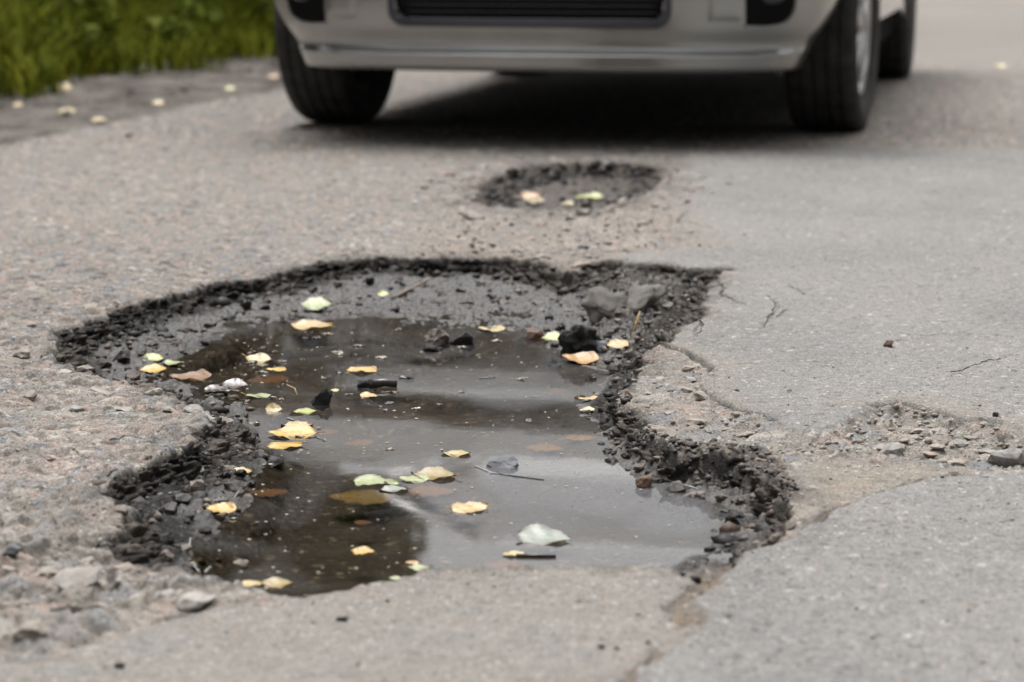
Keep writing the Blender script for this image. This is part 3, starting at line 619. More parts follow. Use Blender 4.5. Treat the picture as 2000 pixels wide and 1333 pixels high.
scatter('mud_lumps', 750, (lambda n: (lambda p: p[(sdf(p[:, 0], p[:, 1], POLY['W']) < 0)])(inside('R')(n * 3))[:n]), M_DAMPSTONE, .001, .010, ROAD, .5, 5.)
scatter('mud_lumps', 500, (lambda n: (lambda p: p[(sdf(p[:, 0], p[:, 1], POLY['W']) < .02)])(inside('R')(n * 3))[:n]), M_WETSTONE, .0012, .012, ROAD, .5, 4.)
gout = (lambda n: (lambda p: p[sdf(p[:, 0], p[:, 1], POLY['R']) < -.006])(inside('G')(n * 2))[:n])
scatter('ridge_gravel', 520, gout, M_DAMPSTONE, .001, .007, ROAD, .4, 3.)
scatter('ridge_gravel', 330, gout, M_WETSTONE, .0015, .010, ROAD, .58, 3.)
scatter('notch_gravel', 900, inside('N'), M_DAMPSTONE, .0015, .009, ROAD, .3)
scatter('pothole_gravel', 220, inside('R2'), M_DAMPSTONE, .002, .018, ROAD, .5, 3.)
scatter('pothole_gravel', 50, inside('R2'), M_WETSTONE, .003, .02, ROAD, .5, 3.)
scatter('spilled_gravel', 260, along('R2', -.01, .16), M_STONE, .002, .016, ROAD, .5, 3.)
scatter('pothole_gravel', 320, along('R2', -.08, -.01), M_WETSTONE, .004, .025, ROAD, .5, 2.5)
scatter('gravel', 500, inside('S'), M_STONE, .001, .006, ROAD, .4)
scatter('gravel', 260, inside('E'), M_STONE, .001, .005, ROAD, .4, 3.)
scatter('gravel', 420, inside('T'), M_STONE, .0015, .012, ROAD, .55, 3.)
scatter('gravel', 220, inside('T'), M_DAMPSTONE, .0015, .009, ROAD, .4, 3.)
scatter('gravel', 90, inside('Q'), M_STONE, .0015, .006, ROAD, .5, 3.)
okdry = lambda g: (lambda n: (lambda p: p[(sdf(p[:, 0], p[:, 1], POLY['R']) < -.01)])(g(n)))
scatter('verge_gravel', 500, (lambda n: np.stack(road_to_world(RNG.uniform(-3, 9, n), -RNG.random(n) ** 1.4 * .75), 1)), M_DAMPSTONE, .004, .03, None, .4, 4.)['label'] = 'loose grit on the dirt shoulder'
scatter('grit', 900, okdry(trapez(300, 1320)), M_STONE, .0008, .0035, ROAD, .3, 3.5)
scatter('grit', 260, okdry(trapez(300, 1320)), M_WETSTONE, .0008, .003, ROAD, .3, 3.)

# the broken faces of the potholes: rough strips of bitumen and stones, in their own relief
def h3(ix, iy, iz, s_): return hsh(ix + iz * 7919, iy + iz * 104729, s_)
def worley3(p, s_=0):
    i = np.floor(p).astype(np.int64); f1 = np.full(len(p), 9., np.float32); f2 = f1.copy(); idr = np.zeros(len(p), np.float32)
    for dx in (-1, 0, 1):
        for dy in (-1, 0, 1):
            for dz in (-1, 0, 1):
                cx, cy, cz = i[:, 0] + dx, i[:, 1] + dy, i[:, 2] + dz
                d = np.sqrt((cx + h3(cx, cy, cz, s_) - p[:, 0]) ** 2 + (cy + h3(cx, cy, cz, s_ + 3) - p[:, 1]) ** 2 + (cz + h3(cx, cy, cz, s_ + 6) - p[:, 2]) ** 2).astype(np.float32)
                m = d < f1; f2 = np.where(m, f1, np.minimum(f2, d)); idr = np.where(m, h3(cx, cy, cz, s_ + 9), idr); f1 = np.where(m, d, f1)
    return f1, f2, idr
def edge_material():
    m, t, b, _ = mat_new('broken_bitumen'); g = node(t, 'ShaderNodeNewGeometry'); at = node(t, 'ShaderNodeAttribute', attribute_name='albedo')
    n = node(t, 'ShaderNodeTexNoise', Scale=260., Detail=5., Roughness=.65); t.links.new(g.outputs['Position'], n.inputs['Vector'])
    c = mixc(t, 1., at.outputs['Color'], ramp(t, n.outputs[0], [(.3, (.45,) * 3), (.7, (1.6,) * 3)]), 'MULTIPLY'); t.links.new(c, b.inputs['Base Color'])
    b.inputs['Roughness'].default_value = .55; b.inputs['Specular IOR Level'].default_value = .10; bump(t, b, n.outputs[0], .7, .003); return m
M_EDGE = edge_material()
def broken_edge(key, width, zbot, amp, keep, seed, step=.0022, nt_=34, out=.034):
    pg = POLY[key]; pts = []
    for i in range(len(pg)):
        A_, B_ = pg[i], pg[(i + 1) % len(pg)]; n = max(1, int(np.hypot(*(B_ - A_)) / step))
        for k in range(n): pts.append(A_ + (B_ - A_) * k / n)
    pts = np.array(pts); n = len(pts)
    def smooth(a, k):
        ker = np.hanning(2 * k + 3)[1:-1]; ker /= ker.sum(); w_ = np.concatenate([a[-k:], a, a[:k]])
        return np.stack([np.convolve(w_[:, c], ker, 'valid') for c in range(a.shape[1])], 1)
    wpx, wpy = warp(pts[:, 0], pts[:, 1]); kw = 1.6 if key == 'R2' else 1.; pts = pts - kw * np.stack([wpx, wpy], 1)
    pts = smooth(pts, 5); d = np.roll(pts, -3, 0) - np.roll(pts, 3, 0); d /= np.hypot(*d.T)[:, None] + 1e-9
    nin = smooth(np.stack([d[:, 1], -d[:, 0]], 1), 9); nin /= np.hypot(*nin.T)[:, None] + 1e-9
    kp = keep(pts); sl = np.arange(n) * step
    wob = (fbm(pts[:, 0] * 24, pts[:, 1] * 24, 3, seed + 3) - .5) * .008; W_ = width(pts) * (.7 + .8 * fbm(pts[:, 0] * 11, pts[:, 1] * 11, 2, seed + 4))
    t = np.linspace(0, 1, nt_); f = .80 * t + .20 * t ** 3; g = t ** 1.3
    off = -out + wob[:, None] * (1 - .4 * t)[None] + (W_[:, None] + out) * f[None]
    XY = pts[:, None, :] + nin[:, None, :] * off[:, :, None]; top = XY[:, 0]; tq = top - .016 * nin; zt_ = terrain(tq[:, 0], tq[:, 1]); zt_ = np.convolve(np.concatenate([zt_[-4:], zt_, zt_[:4]]), np.ones(9) / 9, 'valid')
    Z = zt_[:, None] * (1 - g)[None] + zbot * g[None]
    p = np.concatenate([XY, Z[:, :, None]], 2).reshape(-1, 3); N3 = np.repeat(nin, nt_, 0)
    e = np.tile(np.clip(np.sin(np.pi * np.clip(t, .02, .98)) ** .6, .35, 1) * (t > 0) - .0, n)
    wp = np.stack([fbm(p[:, 0] * 55, p[:, 1] * 55 + p[:, 2] * 70, 3, seed + k_) - .5 for k_ in (71, 72, 73)], 1); p0 = p.copy(); p = p + .018 * wp
    a1_, a2_, ai_ = worley3(p * np.array((40, 40, 70)), seed); b1_, b2_, bi_ = worley3(p * np.array((105, 105, 150)), seed + 20); c1_, _, _ = worley3(p * 260, seed + 40)
    rdg = np.abs(2 * fbm(p[:, 0] * 60 + p[:, 2] * 40, p[:, 1] * 60 + p[:, 2] * 90, 4, seed + 80) - 1); p = p0
    lump = .55 * (ss(a2_ - a1_, .0, .4) * (.1 + 1.2 * ai_) - .45) + 1.1 * (rdg - .35); lm2 = ss(b2_ - b1_, .0, .35) * (.3 + bi_) - .45
    dsp = amp * (.0160 * lump + .0048 * lm2 + .0030 * (.5 - c1_)) * e
    p[:, :2] += N3 * (dsp * .85)[:, None]; p[:, 2] += dsp * .55 + np.tile((1 - g) * .0, n)
    p[:, 2] += np.tile(np.where(t == 0, -.006, 0), n)
    i = np.arange(n * nt_).reshape(n, nt_); j = np.roll(i, -1, 0); ok = np.nonzero(kp & np.roll(kp, -1))[0]
    F = np.stack([i[ok, :-1], i[ok, 1:], j[ok, 1:], j[ok, :-1]], -1).reshape(-1, 4)
    col = np.array((.0085, .0072, .0066), np.float32) + np.zeros((len(p), 3), np.float32)
    k = (ss(bi_, .5, .95) * ss(b2_ - b1_, .05, .25))[:, None]; col = col + (np.array((.075, .063, .053)) - col) * k * .75
    k = (ss(ai_, .62, .9) * ss(a2_ - a1_, .08, .3))[:, None]; col = col + (np.array((.105, .09, .077)) - col) * k * .8
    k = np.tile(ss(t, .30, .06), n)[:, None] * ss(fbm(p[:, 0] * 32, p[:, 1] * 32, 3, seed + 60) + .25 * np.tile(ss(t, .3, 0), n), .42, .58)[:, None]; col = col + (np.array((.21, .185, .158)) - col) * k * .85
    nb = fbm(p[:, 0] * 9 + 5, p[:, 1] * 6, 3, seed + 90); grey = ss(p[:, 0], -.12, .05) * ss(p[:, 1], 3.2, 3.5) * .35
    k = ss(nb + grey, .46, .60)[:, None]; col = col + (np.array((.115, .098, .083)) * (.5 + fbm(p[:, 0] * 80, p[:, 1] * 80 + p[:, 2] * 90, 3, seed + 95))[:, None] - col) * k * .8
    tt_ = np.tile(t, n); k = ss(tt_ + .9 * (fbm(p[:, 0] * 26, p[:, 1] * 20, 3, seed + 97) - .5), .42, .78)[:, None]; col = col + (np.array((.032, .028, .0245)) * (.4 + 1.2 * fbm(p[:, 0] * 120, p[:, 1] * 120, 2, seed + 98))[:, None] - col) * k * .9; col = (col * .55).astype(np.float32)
    u, inv = np.unique(F, return_inverse=True)
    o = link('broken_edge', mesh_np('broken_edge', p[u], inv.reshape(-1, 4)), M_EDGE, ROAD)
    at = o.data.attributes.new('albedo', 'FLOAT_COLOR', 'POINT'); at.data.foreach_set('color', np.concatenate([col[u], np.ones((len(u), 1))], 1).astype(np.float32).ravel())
    return o
def keepR(p): return ((p[:, 1] > 2.10) | (p[:, 0] > .26)) & ~((p[:, 0] < .0) & (p[:, 1] < 2.14))
def widR(p): return np.where((p[:, 0] > .06) & (p[:, 1] < 3.2), .012, np.where(p[:, 1] < 2.9, .034, .046))
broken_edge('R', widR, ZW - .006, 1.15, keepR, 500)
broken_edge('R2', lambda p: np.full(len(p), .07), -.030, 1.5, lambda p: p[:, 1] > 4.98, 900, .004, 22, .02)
# fine cracks: thin dark ribbons painted for the shade inside them
def crack_mesh(pts, wd):
    rs = random.Random(int(pts[0][0] * 1e4)); q = [np.array(p) for p in pts]
    for it in range(4):
        o_ = [q[0]]
        for a_, b_ in zip(q, q[1:]):
            d = b_ - a_; l = np.hypot(*d); o_ += [(a_ + b_) / 2 + np.array((rs.uniform(-.10, .10) * min(l, .03), rs.uniform(-.30, .30) * l * .5)) * (1 if l > .003 else 0), b_]
        q = o_
    q = np.array(q); z = terrain(q[:, 0], q[:, 1]); V, F = [], []; n = len(q)
    for i in range(n):
        d = q[min(i + 1, n - 1)] - q[max(i - 1, 0)]; d /= np.hypot(*d) + 1e-9; nn_ = np.array((-d[1], d[0])); w_ = wd * (.25 + 1.1 * rs.random()) * min(1, .15 + 3 * min(i, n - 1 - i) / n) * .5
        for s_, dz in ((-1, .0009), (0, -.001), (1, .0009)): V.append((*(q[i] + nn_ * w_ * s_), z[i] + dz))
    for i in range(n - 1):
        for k in (0, 1): F.append((3 * i + k, 3 * i + k + 1, 3 * i + k + 4, 3 * i + k + 3))
    return mesh_py('crack', V, F)
M_CRACK = simple('crack_shade', (.035, .031, .028), .95, spec=.05)
for pl, wd, dp in CRACKS[:5] + CRACKS[-1:]: link('crack', crack_mesh(pl, max(.0013, wd * 1.05)), M_CRACK, ROAD)

# single loose stones and lumps that lie about: things
def loose(name, label, cat, px, py, wpx, hk, mat, seed, dk=.8, sub=3, rough=.3, z=None, sink=.25, rot=(0, 0, 0), group=None, cuts=8):
    z0 = ZW if z == 'w' else (0 if z is None else z)
    x, y = P(px, py, z0); r = wpx / scale_at(py) / 2
    me = rock_mesh(name, sub, rough, seed, 1, mat, cuts)
    o = link(name, me, None, None, sub > 3); o.scale = (r * 1.12, r * 1.12 * dk, r * 1.12 * hk); o.rotation_euler = rot
    zb = max(zt(x, y), ZW - .004)
    o.location = (x, y, zb + r * hk * (1 - 2 * sink)); tag(o, label, cat, group); return o
loose('tar_lump', 'big rough black tar lump standing at the right edge of the puddle', 'tar lump', 1137, 692, 72, .9, M_TAR, 1, sub=4, rough=.5, z='w', sink=.1, cuts=3)
loose('stone', 'smooth blue grey stone just behind the black tar lump', 'stone', 1170, 652, 46, .75, M_GREYSTONE, 2, rough=.15)
loose('asphalt_chunk', 'large pale grey chunk of broken asphalt leaning at the far right rim', 'asphalt chunk', 1188, 600, 80, .95, M_OLDASPH, 3, dk=.6, sub=4, rough=.4, rot=(-.75, .1, .15), cuts=5)
loose('asphalt_chunk', 'long slanting slab of grey asphalt right of the big pale chunk', 'asphalt chunk', 1248, 600, 96, .42, M_OLDASPH, 4, sub=4, rough=.35, rot=(.2, -.45, .5))
loose('brick_lump', 'reddish brown lump on the mud at the far puddle edge', 'lump', 1046, 622, 50, .8, M_RUST, 5, rough=.25)
loose('stone', 'dark wet block on the mud left of the reddish lump', 'stone', 905, 632, 52, .8, M_TAR, 6, rough=.3)
loose('stone', 'low dark stone at the far shore between mud and puddle', 'stone', 850, 634, 36, .5, M_TAR, 26, rough=.3)
loose('stone', 'brown wet stone sticking out of the middle of the puddle', 'stone', 856, 676, 52, .85, simple('brown_wet_stone', (.075, .055, .043), .4, noise=.4, scale=120, bmp=.5), 7, rough=.4, z='w', sink=.1, cuts=4)
loose('stone', 'small black stone leaning on the brown stone in the puddle', 'stone', 846, 686, 36, .7, M_TAR, 8, z='w', sink=.1, cuts=4)
loose('tar_lump', 'small pointed black lump in the water beside the bark piece', 'tar lump', 628, 790, 36, 1.2, M_TAR, 9, rough=.5, z='w', sink=.1, cuts=4)
loose('stone', 'rusty brown angular stone on the wet gravel right of the puddle', 'stone', 1262, 897, 42, .85, M_BROWNSTONE, 10, rough=.2)
loose('stone', 'brown crumb lying alone on the smooth grey asphalt', 'stone', 1735, 686, 26, .62, M_RUST, 11)
loose('stone', 'small brown pebble on the crumbled strip above the wet ridge', 'stone', 1226, 772, 19, .9, M_BROWNSTONE, 12)
loose('stone', 'blue grey pebble at the left border of the picture', 'stone', 24, 1098, 44, .55, M_GREYSTONE, 13, rough=.12)
loose('stone', 'pale pebble with black base on the asphalt above the crumbled hollow', 'stone', 1541, 776, 10, .8, M_STONE, 14)
loose('stone', 'tiny ochre pebble left of the pale pebble on the asphalt', 'stone', 1440, 775, 9, .7, M_BROWNSTONE, 15)
loose('stone', 'dark chip at the upper right rim of the crumbled hollow', 'stone', 1944, 825, 13, .8, M_TAR, 16)
loose('stone', 'dark crumb on the near right asphalt above the joint', 'stone', 1857, 936, 11, .7, M_TAR, 17)
loose('stone', 'brown crumb on the smooth near road below the puddle', 'stone', 668, 1217, 20, .7, M_TAR, 18)
loose('stone', 'dark crumb at the bottom edge left of the middle', 'stone', 235, 1307, 22, .6, M_TAR, 19)
loose('stone', 'dark crumb on the near road right of the middle', 'stone', 1176, 1277, 16, .6, M_TAR, 20)
loose('stone', 'black crumb on the pale left road above the hollow', 'stone', 263, 815, 12, .8, M_TAR, 21)
loose('stone', 'dark pebble on the far left road near the shoulder', 'stone', 252, 268, 16, .7, M_TAR, 22)
loose('stone', 'pale pebble in the dark water near the left corner', 'stone', 473, 1100, 40, .45, M_STONE, 23, z='w')
loose('stone', 'whitish pebble at the shore below the bright yellow leaf', 'stone', 363, 1088, 26, .6, M_STONE, 24, z='w')
loose('stone', 'pinkish pebble in the water right of the bright yellow leaf', 'stone', 497, 1020, 21, .55, M_STONE, 25, z='w')
loose('stone', 'wet stone breaking the surface in the bright reflection', 'stone', 985, 912, 76, .4, M_GREYSTONE, 27, z='w', sink=.2, rough=.5)
loose('stone', 'flat dark chip floating in the middle of the puddle', 'stone', 952, 736, 42, .16, M_BARK, 28, z='w')
loose('stone', 'black tar crumb in front of the big black lump', 'tar lump', 1085, 708, 34, .6, M_TAR, 29, z='w')
loose('stone', 'small wet lump in the water right of the bark piece', 'stone', 797, 738, 24, .7, M_TAR, 30, z='w')
loose('stone', 'pale stone at the lower left rim of the puddle', 'stone', 578, 1153, 38, .5, M_STONE, 31, rough=.15)
loose('stone', 'pale flat stone in the gap between the two potholes', 'stone', 1141, 402, 34, .45, M_STONE, 32)
loose('stone', 'dark brown clod in the gap close to the large pothole', 'stone', 1138, 490, 26, .5, M_BARK, 33)

# bark and twigs
def bark():
    o = empty('bark_piece', (*P(735, 757, ZW), ZW)); s = scale_at(757)
    tag(o, 'black curled piece of bark floating in the puddle', 'bark')
    V, F = [], []; L = 78 / s
    tube(V, F, [(-L * .2, 0, .004), (L * .2, .002, .006), (L * .55, .004, .004)], .0065, .0045, 10)
    link('roll', mesh_py('roll', V, F), M_BARK, o)
    me = rock_mesh('torn_end', 3, .6, 77, .8, M_TAR); e = link('torn_end', me, None, o); e.scale = (.016, .014, .009); e.location = (-L * .35, .004, .003)
bark()
def stick(name, label, a, b, za, zb, r0, r1, mat, bend=.0):
    pa = P(*a, za); p0 = Vector((*pa, za)); p1 = Vector((*b, zb)) if len(b) == 2 and abs(b[0]) < 5 else Vector((*P(*b, zb), zb))
    m = (p0 + p1) / 2 + Vector((bend, 0, abs(bend) * .5)); V, F = [], []
    tube(V, F, [p0, m, p1], r0, r1, 7); o = link(name, mesh_py(name, V, F), mat); tag(o, label, 'twig'); return o
p = P(1228, 674, -.02); stick('straw', 'yellow straw stalk leaning up from the right puddle edge', (1228, 674), (float(p[0] + .0165), float(p[1] + .015)), -.02, .026, .0021, .0017, M_TWIG, .001)
stick('twig', 'thin pale brown twig on the mud at the far side', (766, 584), (836, 546), zt(*P(766, 584)) + .004, zt(*P(836, 546)) + .006, .0035, .002, simple('twig_bark', (.16, .11, .08), .6), .002)
stick('twig', 'short dark twig in the water in front of the grey green leaf', (1008, 1086), (1086, 1087), ZW + .001, ZW + .001, .0022, .0015, M_BARK, .001)
stick('twig', 'curved orange stalk beside the brown leaves in the dark water', (560, 752), (580, 772), ZW + .004, ZW, .0008, .0006, M_TWIG, .004)

# ------------------------------------------------------------------ leaves
def leaf_mesh(name, L, wd, curl, cup, rs, mat, ragged=.06, tipx=.0, wav=.5):
    nx, ny = 20, 8; V, F = [], []; ph = rs.uniform(0, 6); pw = rs.uniform(.72, 1.)
    for i in range(nx + 1):
        s = i / nx; prof = max(0., math.sin(math.pi * min(1, s ** pw * .99 + .006))) ** .70 * (1 - .9 * max(0, s - .74) ** 1.1 * 1.6)
        for j in range(ny + 1):
            t = j / ny * 2 - 1
            ser = 1 + ragged * (math.sin(s * 55 + ph) * .5 + math.sin(s * 23 + ph * 2 + t) * .7) * abs(t) ** 3
            x = (s - .5) * L; y = t * wd / 2 * prof * ser + tipx * L * (s - .5) ** 2
            z = curl * L * ((s - .5) ** 2 * 2 - .1) + cup * wd * (abs(t) ** 1.6) * prof + .05 * L * math.sin(s * 7 + ph + t * 1.7) * (.3 + abs(t)) * wav + .02 * L * math.sin(s * 17 + ph + t * 4) * wav
            V.append((x, y, z))
    for i in range(nx):
        for j in range(ny):
            a = i * (ny + 1) + j; F.append((a, a + ny + 1, a + ny + 2, a + 1))
    o = link(name, mesh_py(name, V, F), mat); rim = []
    for i in range(nx + 1):
        for j in range(ny + 1): rim.append(max(abs(j / ny * 2 - 1) ** 3, abs(i / nx * 2 - 1) ** 6, .0))
    at = o.data.attributes.new('rim', 'FLOAT', 'POINT'); at.data.foreach_set('value', np.array(rim, np.float32)); return o
def leaf(px, py, wpx, hpx, col, label, where='float', rot=None, stalk=False, curl=None, cup=None, tilt=None, seed=None, rx=None):
    rs = random.Random(seed if seed is not None else px * 31 + py)
    wpx *= 1.12
    zs = {'float': ZW, 'sub': ZW - .0045, 'up': ZW, 'mud': ZW * .8, 'ground': 0., 'deep': -.03}[where]
    x, y = P(px, py, zs)
    if where in ('mud', 'ground', 'deep'):
        z = zt(x, y) + .0035
    else: z = max(zs, zt(x, y) + .002)
    L = wpx / scale_at(py); fore = (py + 133) / FPX
    want = hpx / scale_at(py)                                   # apparent height
    asp = min(.85, max(.42, want / fore / L))
    wd = L * asp
    need = want - wd * fore                                     # the rest comes from tilt and curl
    th = tilt if tilt is not None else min(.9, max(.02, need / wd)) * (.55 if where == 'float' else .9)
    if where == 'sub': th = min(th, .06)
    if where == 'float': th = min(th, .20)
    if curl is None: curl = rs.uniform(.02, .14) if where not in ('sub',) else rs.uniform(0, .05)
    if cup is None: cup = rs.uniform(.02, .09) if where not in ('sub',) else .02
    o = leaf_mesh('leaf', L, wd, curl, cup, rs, LM[col], rs.uniform(.16, .28) if where == 'sub' else rs.uniform(.05, .14), rs.uniform(-.25, .25), .12 if where == 'sub' else .55)
    r = rot if rot is not None else rs.uniform(-.35, .35) + rs.choice((0, math.pi))
    o.matrix_world = Matrix.Translation((x, y, z + wd * .5 * math.sin(th) * (.35 if where in ('float', 'up') else .8) + .0006)) @ Matrix.Rotation(th, 4, 'X') @ Matrix.Rotation(r, 4, 'Z')
    tag(o, label, 'leaf')
    if stalk:
        V, F = [], []; tube(V, F, [(-L * .49, 0, .0005 + curl * L * .4), (-L * .56, .002, .003), (-L * .68, .004, .004)], .0007, .0005, 5)
        link('stalk', mesh_py('stalk', V, F), M_TWIG, o)
    return o
LEAVES = [
 (617, 601, 62, 26, 'palegreen', 'pale green leaf lying on the mud at the far shore', 'mud'),
 (606, 641, 82, 24, 'beige', 'peach coloured oval leaf floating just below the pale green leaf on the mud', 'float'),
 (297, 707, 44, 22, 'lime', 'lime green leaf curled up at the left end of the puddle', 'up'),
 (296, 728, 58, 20, 'yellow', 'yellow leaf under the curled lime leaf at the left end', 'float'),
 (338, 711, 40, 10, 'palegreen', 'narrow pale leaf tip right of the curled lime leaf', 'float'),
 (372, 739, 78, 26, 'brown', 'orange brown soaked leaf by the left shore stones', 'float'),
 (505, 706, 52, 24, 'cream', 'crumpled pale yellow green leaf in the dark water upper left', 'up'),
 (540, 724, 38, 11, 'yellow', 'small yellow leaf right below the crumpled pale leaf', 'float'),
 (523, 745, 80, 18, 'brown', 'dark brown sunken leaf left of the bark piece', 'sub'),
 (706, 726, 58, 16, 'yellow', 'slim ochre leaf floating above the bark piece', 'float'),
 (655, 764, 18, 8, 'lime', 'tiny lime leaf scrap left of the bark piece', 'float'),
 (720, 775, 34, 12, 'beige', 'peach leaf scrap at the foot of the bark piece', 'up'),
 (460, 756, 54, 20, 'wetgrey', 'shiny dark soaked leaf near the left shore', 'up'),
 (425, 766, 50, 16, 'wetgrey', 'grey soaked leaf against the left shore', 'up'),
 (505, 775, 50, 8, 'palegreen', 'thin pale green leaf seen edge on in the dark water', 'float'),
 (535, 803, 32, 28, 'cream', 'small cream leaf folded upright in the water', 'up'),
 (592, 806, 52, 11, 'lime', 'flat lime leaf right of the folded cream leaf', 'float'),
 (570, 850, 92, 34, 'yellow', 'large golden leaf floating left of the puddle middle', 'up'),
 (580, 832, 60, 12, 'beige', 'beige leaf behind the large golden leaf', 'float'),
 (556, 872, 66, 18, 'yellow', 'yellow leaf right in front of the large golden leaf', 'float'),
 (700, 868, 56, 28, 'rust', 'rust coloured sunken leaf beside the bright reflection', 'sub'),
 (640, 846, 44, 14, 'rust', 'small rust coloured leaf sunken right of the golden leaf', 'sub'),
 (470, 926, 44, 16, 'beige', 'pinkish beige curved leaf on the wet left shore', 'up'),
 (433, 1005, 58, 26, 'yellow', 'bright yellow leaf lying on the left waterline', 'up'),
 (522, 965, 80, 16, 'brown', 'dark brown leaf deep in the water left', 'sub'),
 (735, 944, 90, 20, 'palegreen', 'long pale green leaf in the leaf cluster', 'float'),
 (768, 958, 54, 12, 'greygreen', 'small grey green leaf at the edge of the cluster', 'float'),
 (705, 975, 118, 36, 'olive', 'large olive brown sunken leaf below the cluster', 'sub'),
 (846, 931, 84, 28, 'olive', 'golden olive leaf at the right of the cluster', 'float'),
 (808, 938, 58, 22, 'palegreen', 'pale green round leaf on top of the golden olive leaf', 'float'),
 (844, 963, 86, 28, 'rust', 'amber sunken leaf at the lower right of the cluster', 'sub'),
 (918, 996, 72, 28, 'beige', 'bright cream yellow leaf floating alone in the near middle', 'up'),
 (1063, 1054, 104, 44, 'greygreen', 'large grey green leaf floating near the front edge', 'up'),
 (710, 1080, 48, 17, 'yellow', 'small yellow leaf near the front edge left of middle', 'float'),
 (1003, 1084, 42, 10, 'cream', 'cream leaf sliver beside the dark twig', 'float'),
 (820, 1111, 48, 11, 'palegreen', 'small green leaf at the front edge under the white reflection', 'float'),
 (806, 1101, 26, 9, 'orange', 'tiny orange leaf touching the small green leaf', 'float'),
 (772, 1131, 24, 9, 'palegreen', 'tiny green leaf scrap closest to the front edge', 'float'),
 (490, 1143, 46, 14, 'cream', 'pale leaf at the front left edge of the puddle', 'up'),
 (542, 1143, 60, 24, 'olive', 'olive leaf with torn edge at the front left rim', 'up'),
 (988, 1106, 88, 18, 'brown', 'brown sunken leaf at the front edge in the middle', 'sub'),
 (710, 1023, 36, 10, 'brown', 'small brown leaf sunken below the large olive leaf', 'sub'),
 (960, 645, 52, 14, 'cream', 'cream oval leaf at the far shore in the middle', 'float'),
 (1080, 668, 46, 20, 'lime', 'yellow green leaf left of the big tar lump', 'up'),
 (1134, 707, 72, 26, 'orange', 'curled orange tan leaf in front of the big tar lump', 'up'),
 (1207, 686, 48, 20, 'beige', 'tan crumpled leaf at the foot of the straw', 'mud'),
 (1066, 877, 76, 14, 'orange', 'orange leaf soaked under the surface right of middle', 'sub'),
 (1135, 861, 60, 14, 'orange', 'soaked orange leaf near the right shore', 'sub'),
 (890, 888, 56, 11, 'cream', 'pale yellow leaf in the bright reflection', 'float'),
 (1086, 765, 40, 14, 'rust', 'orange brown leaf half sunken near the right shore', 'sub'),
 (1150, 786, 40, 8, 'beige', 'thin beige leaf floating by the right shore', 'float'),
 (1146, 806, 30, 9, 'cream', 'pale leaf scrap touching the right shore', 'float'),
 (748, 577, 22, 14, 'lime', 'small yellow green leaf on the mud beside the pale twig', 'mud'),
 (1034, 387, 42, 18, 'orange', 'orange leaf in the smaller pothole', 'deep'),
 (1048, 397, 36, 12, 'olive', 'yellow olive leaf against the orange leaf in the smaller pothole', 'deep'),
 (1108, 402, 26, 10, 'olive', 'small brown yellow leaf in the middle of the smaller pothole', 'deep'),
 (1150, 389, 52, 11, 'lime', 'lime leaf behind the flat stone in the smaller pothole', 'deep'),
 (130, 211, 32, 14, 'cream', 'cream leaf on the dirt shoulder at far left', 'ground'),
 (308, 206, 26, 10, 'cream', 'cream leaf at the road edge below the grass', 'ground'),
 (195, 243, 32, 8, 'cream', 'pale flat leaf on the shoulder nearest to the road', 'ground'),
 (118, 168, 44, 16, 'cream', 'pale leaf pair at the foot of the grass', 'ground'),
 (448, 183, 22, 9, 'lime', 'yellow green leaf at the road edge left of the tyre', 'ground'),
 (533, 148, 20, 9, 'orange', 'small tan leaf on the shoulder close to the tyre', 'ground'),
 (285, 130, 36, 12, 'greygreen', 'grey white leaf under the weeds at the shoulder', 'ground'),
 (335, 121, 34, 10, 'greygreen', 'pale leaf next to the grey white leaf at the weeds', 'ground'),
 (1953, 134, 24, 9, 'cream', 'cream leaf on the distant road at far right', 'ground'),
 (34, 196, 20, 9, 'beige', 'tan leaf on the shoulder by the left border', 'ground'),
]
STALKS = {570, 1134, 556, 433, 606, 706, 918, 505, 960, 470, 846}
for (px, py, a, b, col, lab, wh) in LEAVES: leaf(px, py, a, b, col, lab, wh, stalk=px in STALKS)

def scraps():
    V, F = [], []
    for k in range(64):
        px, py = (random.uniform(390, 680), random.uniform(640, 870)) if k < 44 else (random.uniform(700, 1100), random.uniform(630, 900))
        x, y = P(px, py, ZW)
        if sdf(np.array([x]), np.array([y]), POLY['W'])[0] < .006: continue
        r_ = random.uniform(5, 19) / scale_at(py); b = len(V); a = random.uniform(0, 6.28); n_ = 6
        for i in range(n_):
            for j in range(n_):
                u, v = (i / (n_ - 1) - .5) * 2, (j / (n_ - 1) - .5) * 2; q = r_ * random.uniform(.7, 1.05) * (1 - .25 * u * u * v * v)
                V.append((x + q * (u * math.cos(a) - .5 * v * math.sin(a)), y + q * (u * math.sin(a) + .5 * v * math.cos(a)), ZW + .0008 + r_ * random.uniform(-.05, .28) * (1 - .5 * abs(u))))
        for i in range(n_ - 1):
            for j in range(n_ - 1): F.append((b + i * n_ + j, b + (i + 1) * n_ + j, b + (i + 1) * n_ + j + 1, b + i * n_ + j + 1))
    m, t, bb, _ = mat_new('soaked_scraps'); g = node(t, 'ShaderNodeNewGeometry')
    t.links.new(ramp(t, g.outputs['Random Per Island'], [(0, (.018, .014, .011)), (.5, (.05, .038, .028)), (.8, (.12, .07, .03)), (1, (.2, .18, .15))]), bb.inputs['Base Color']); bb.inputs['Roughness'].default_value = .16
    o = link('soaked_scraps', mesh_py('soaked_scraps', V, F), m); tag(o, 'dark soaked shreds of leaves and dirt floating in the puddle', 'scraps', kind='stuff')
scraps()
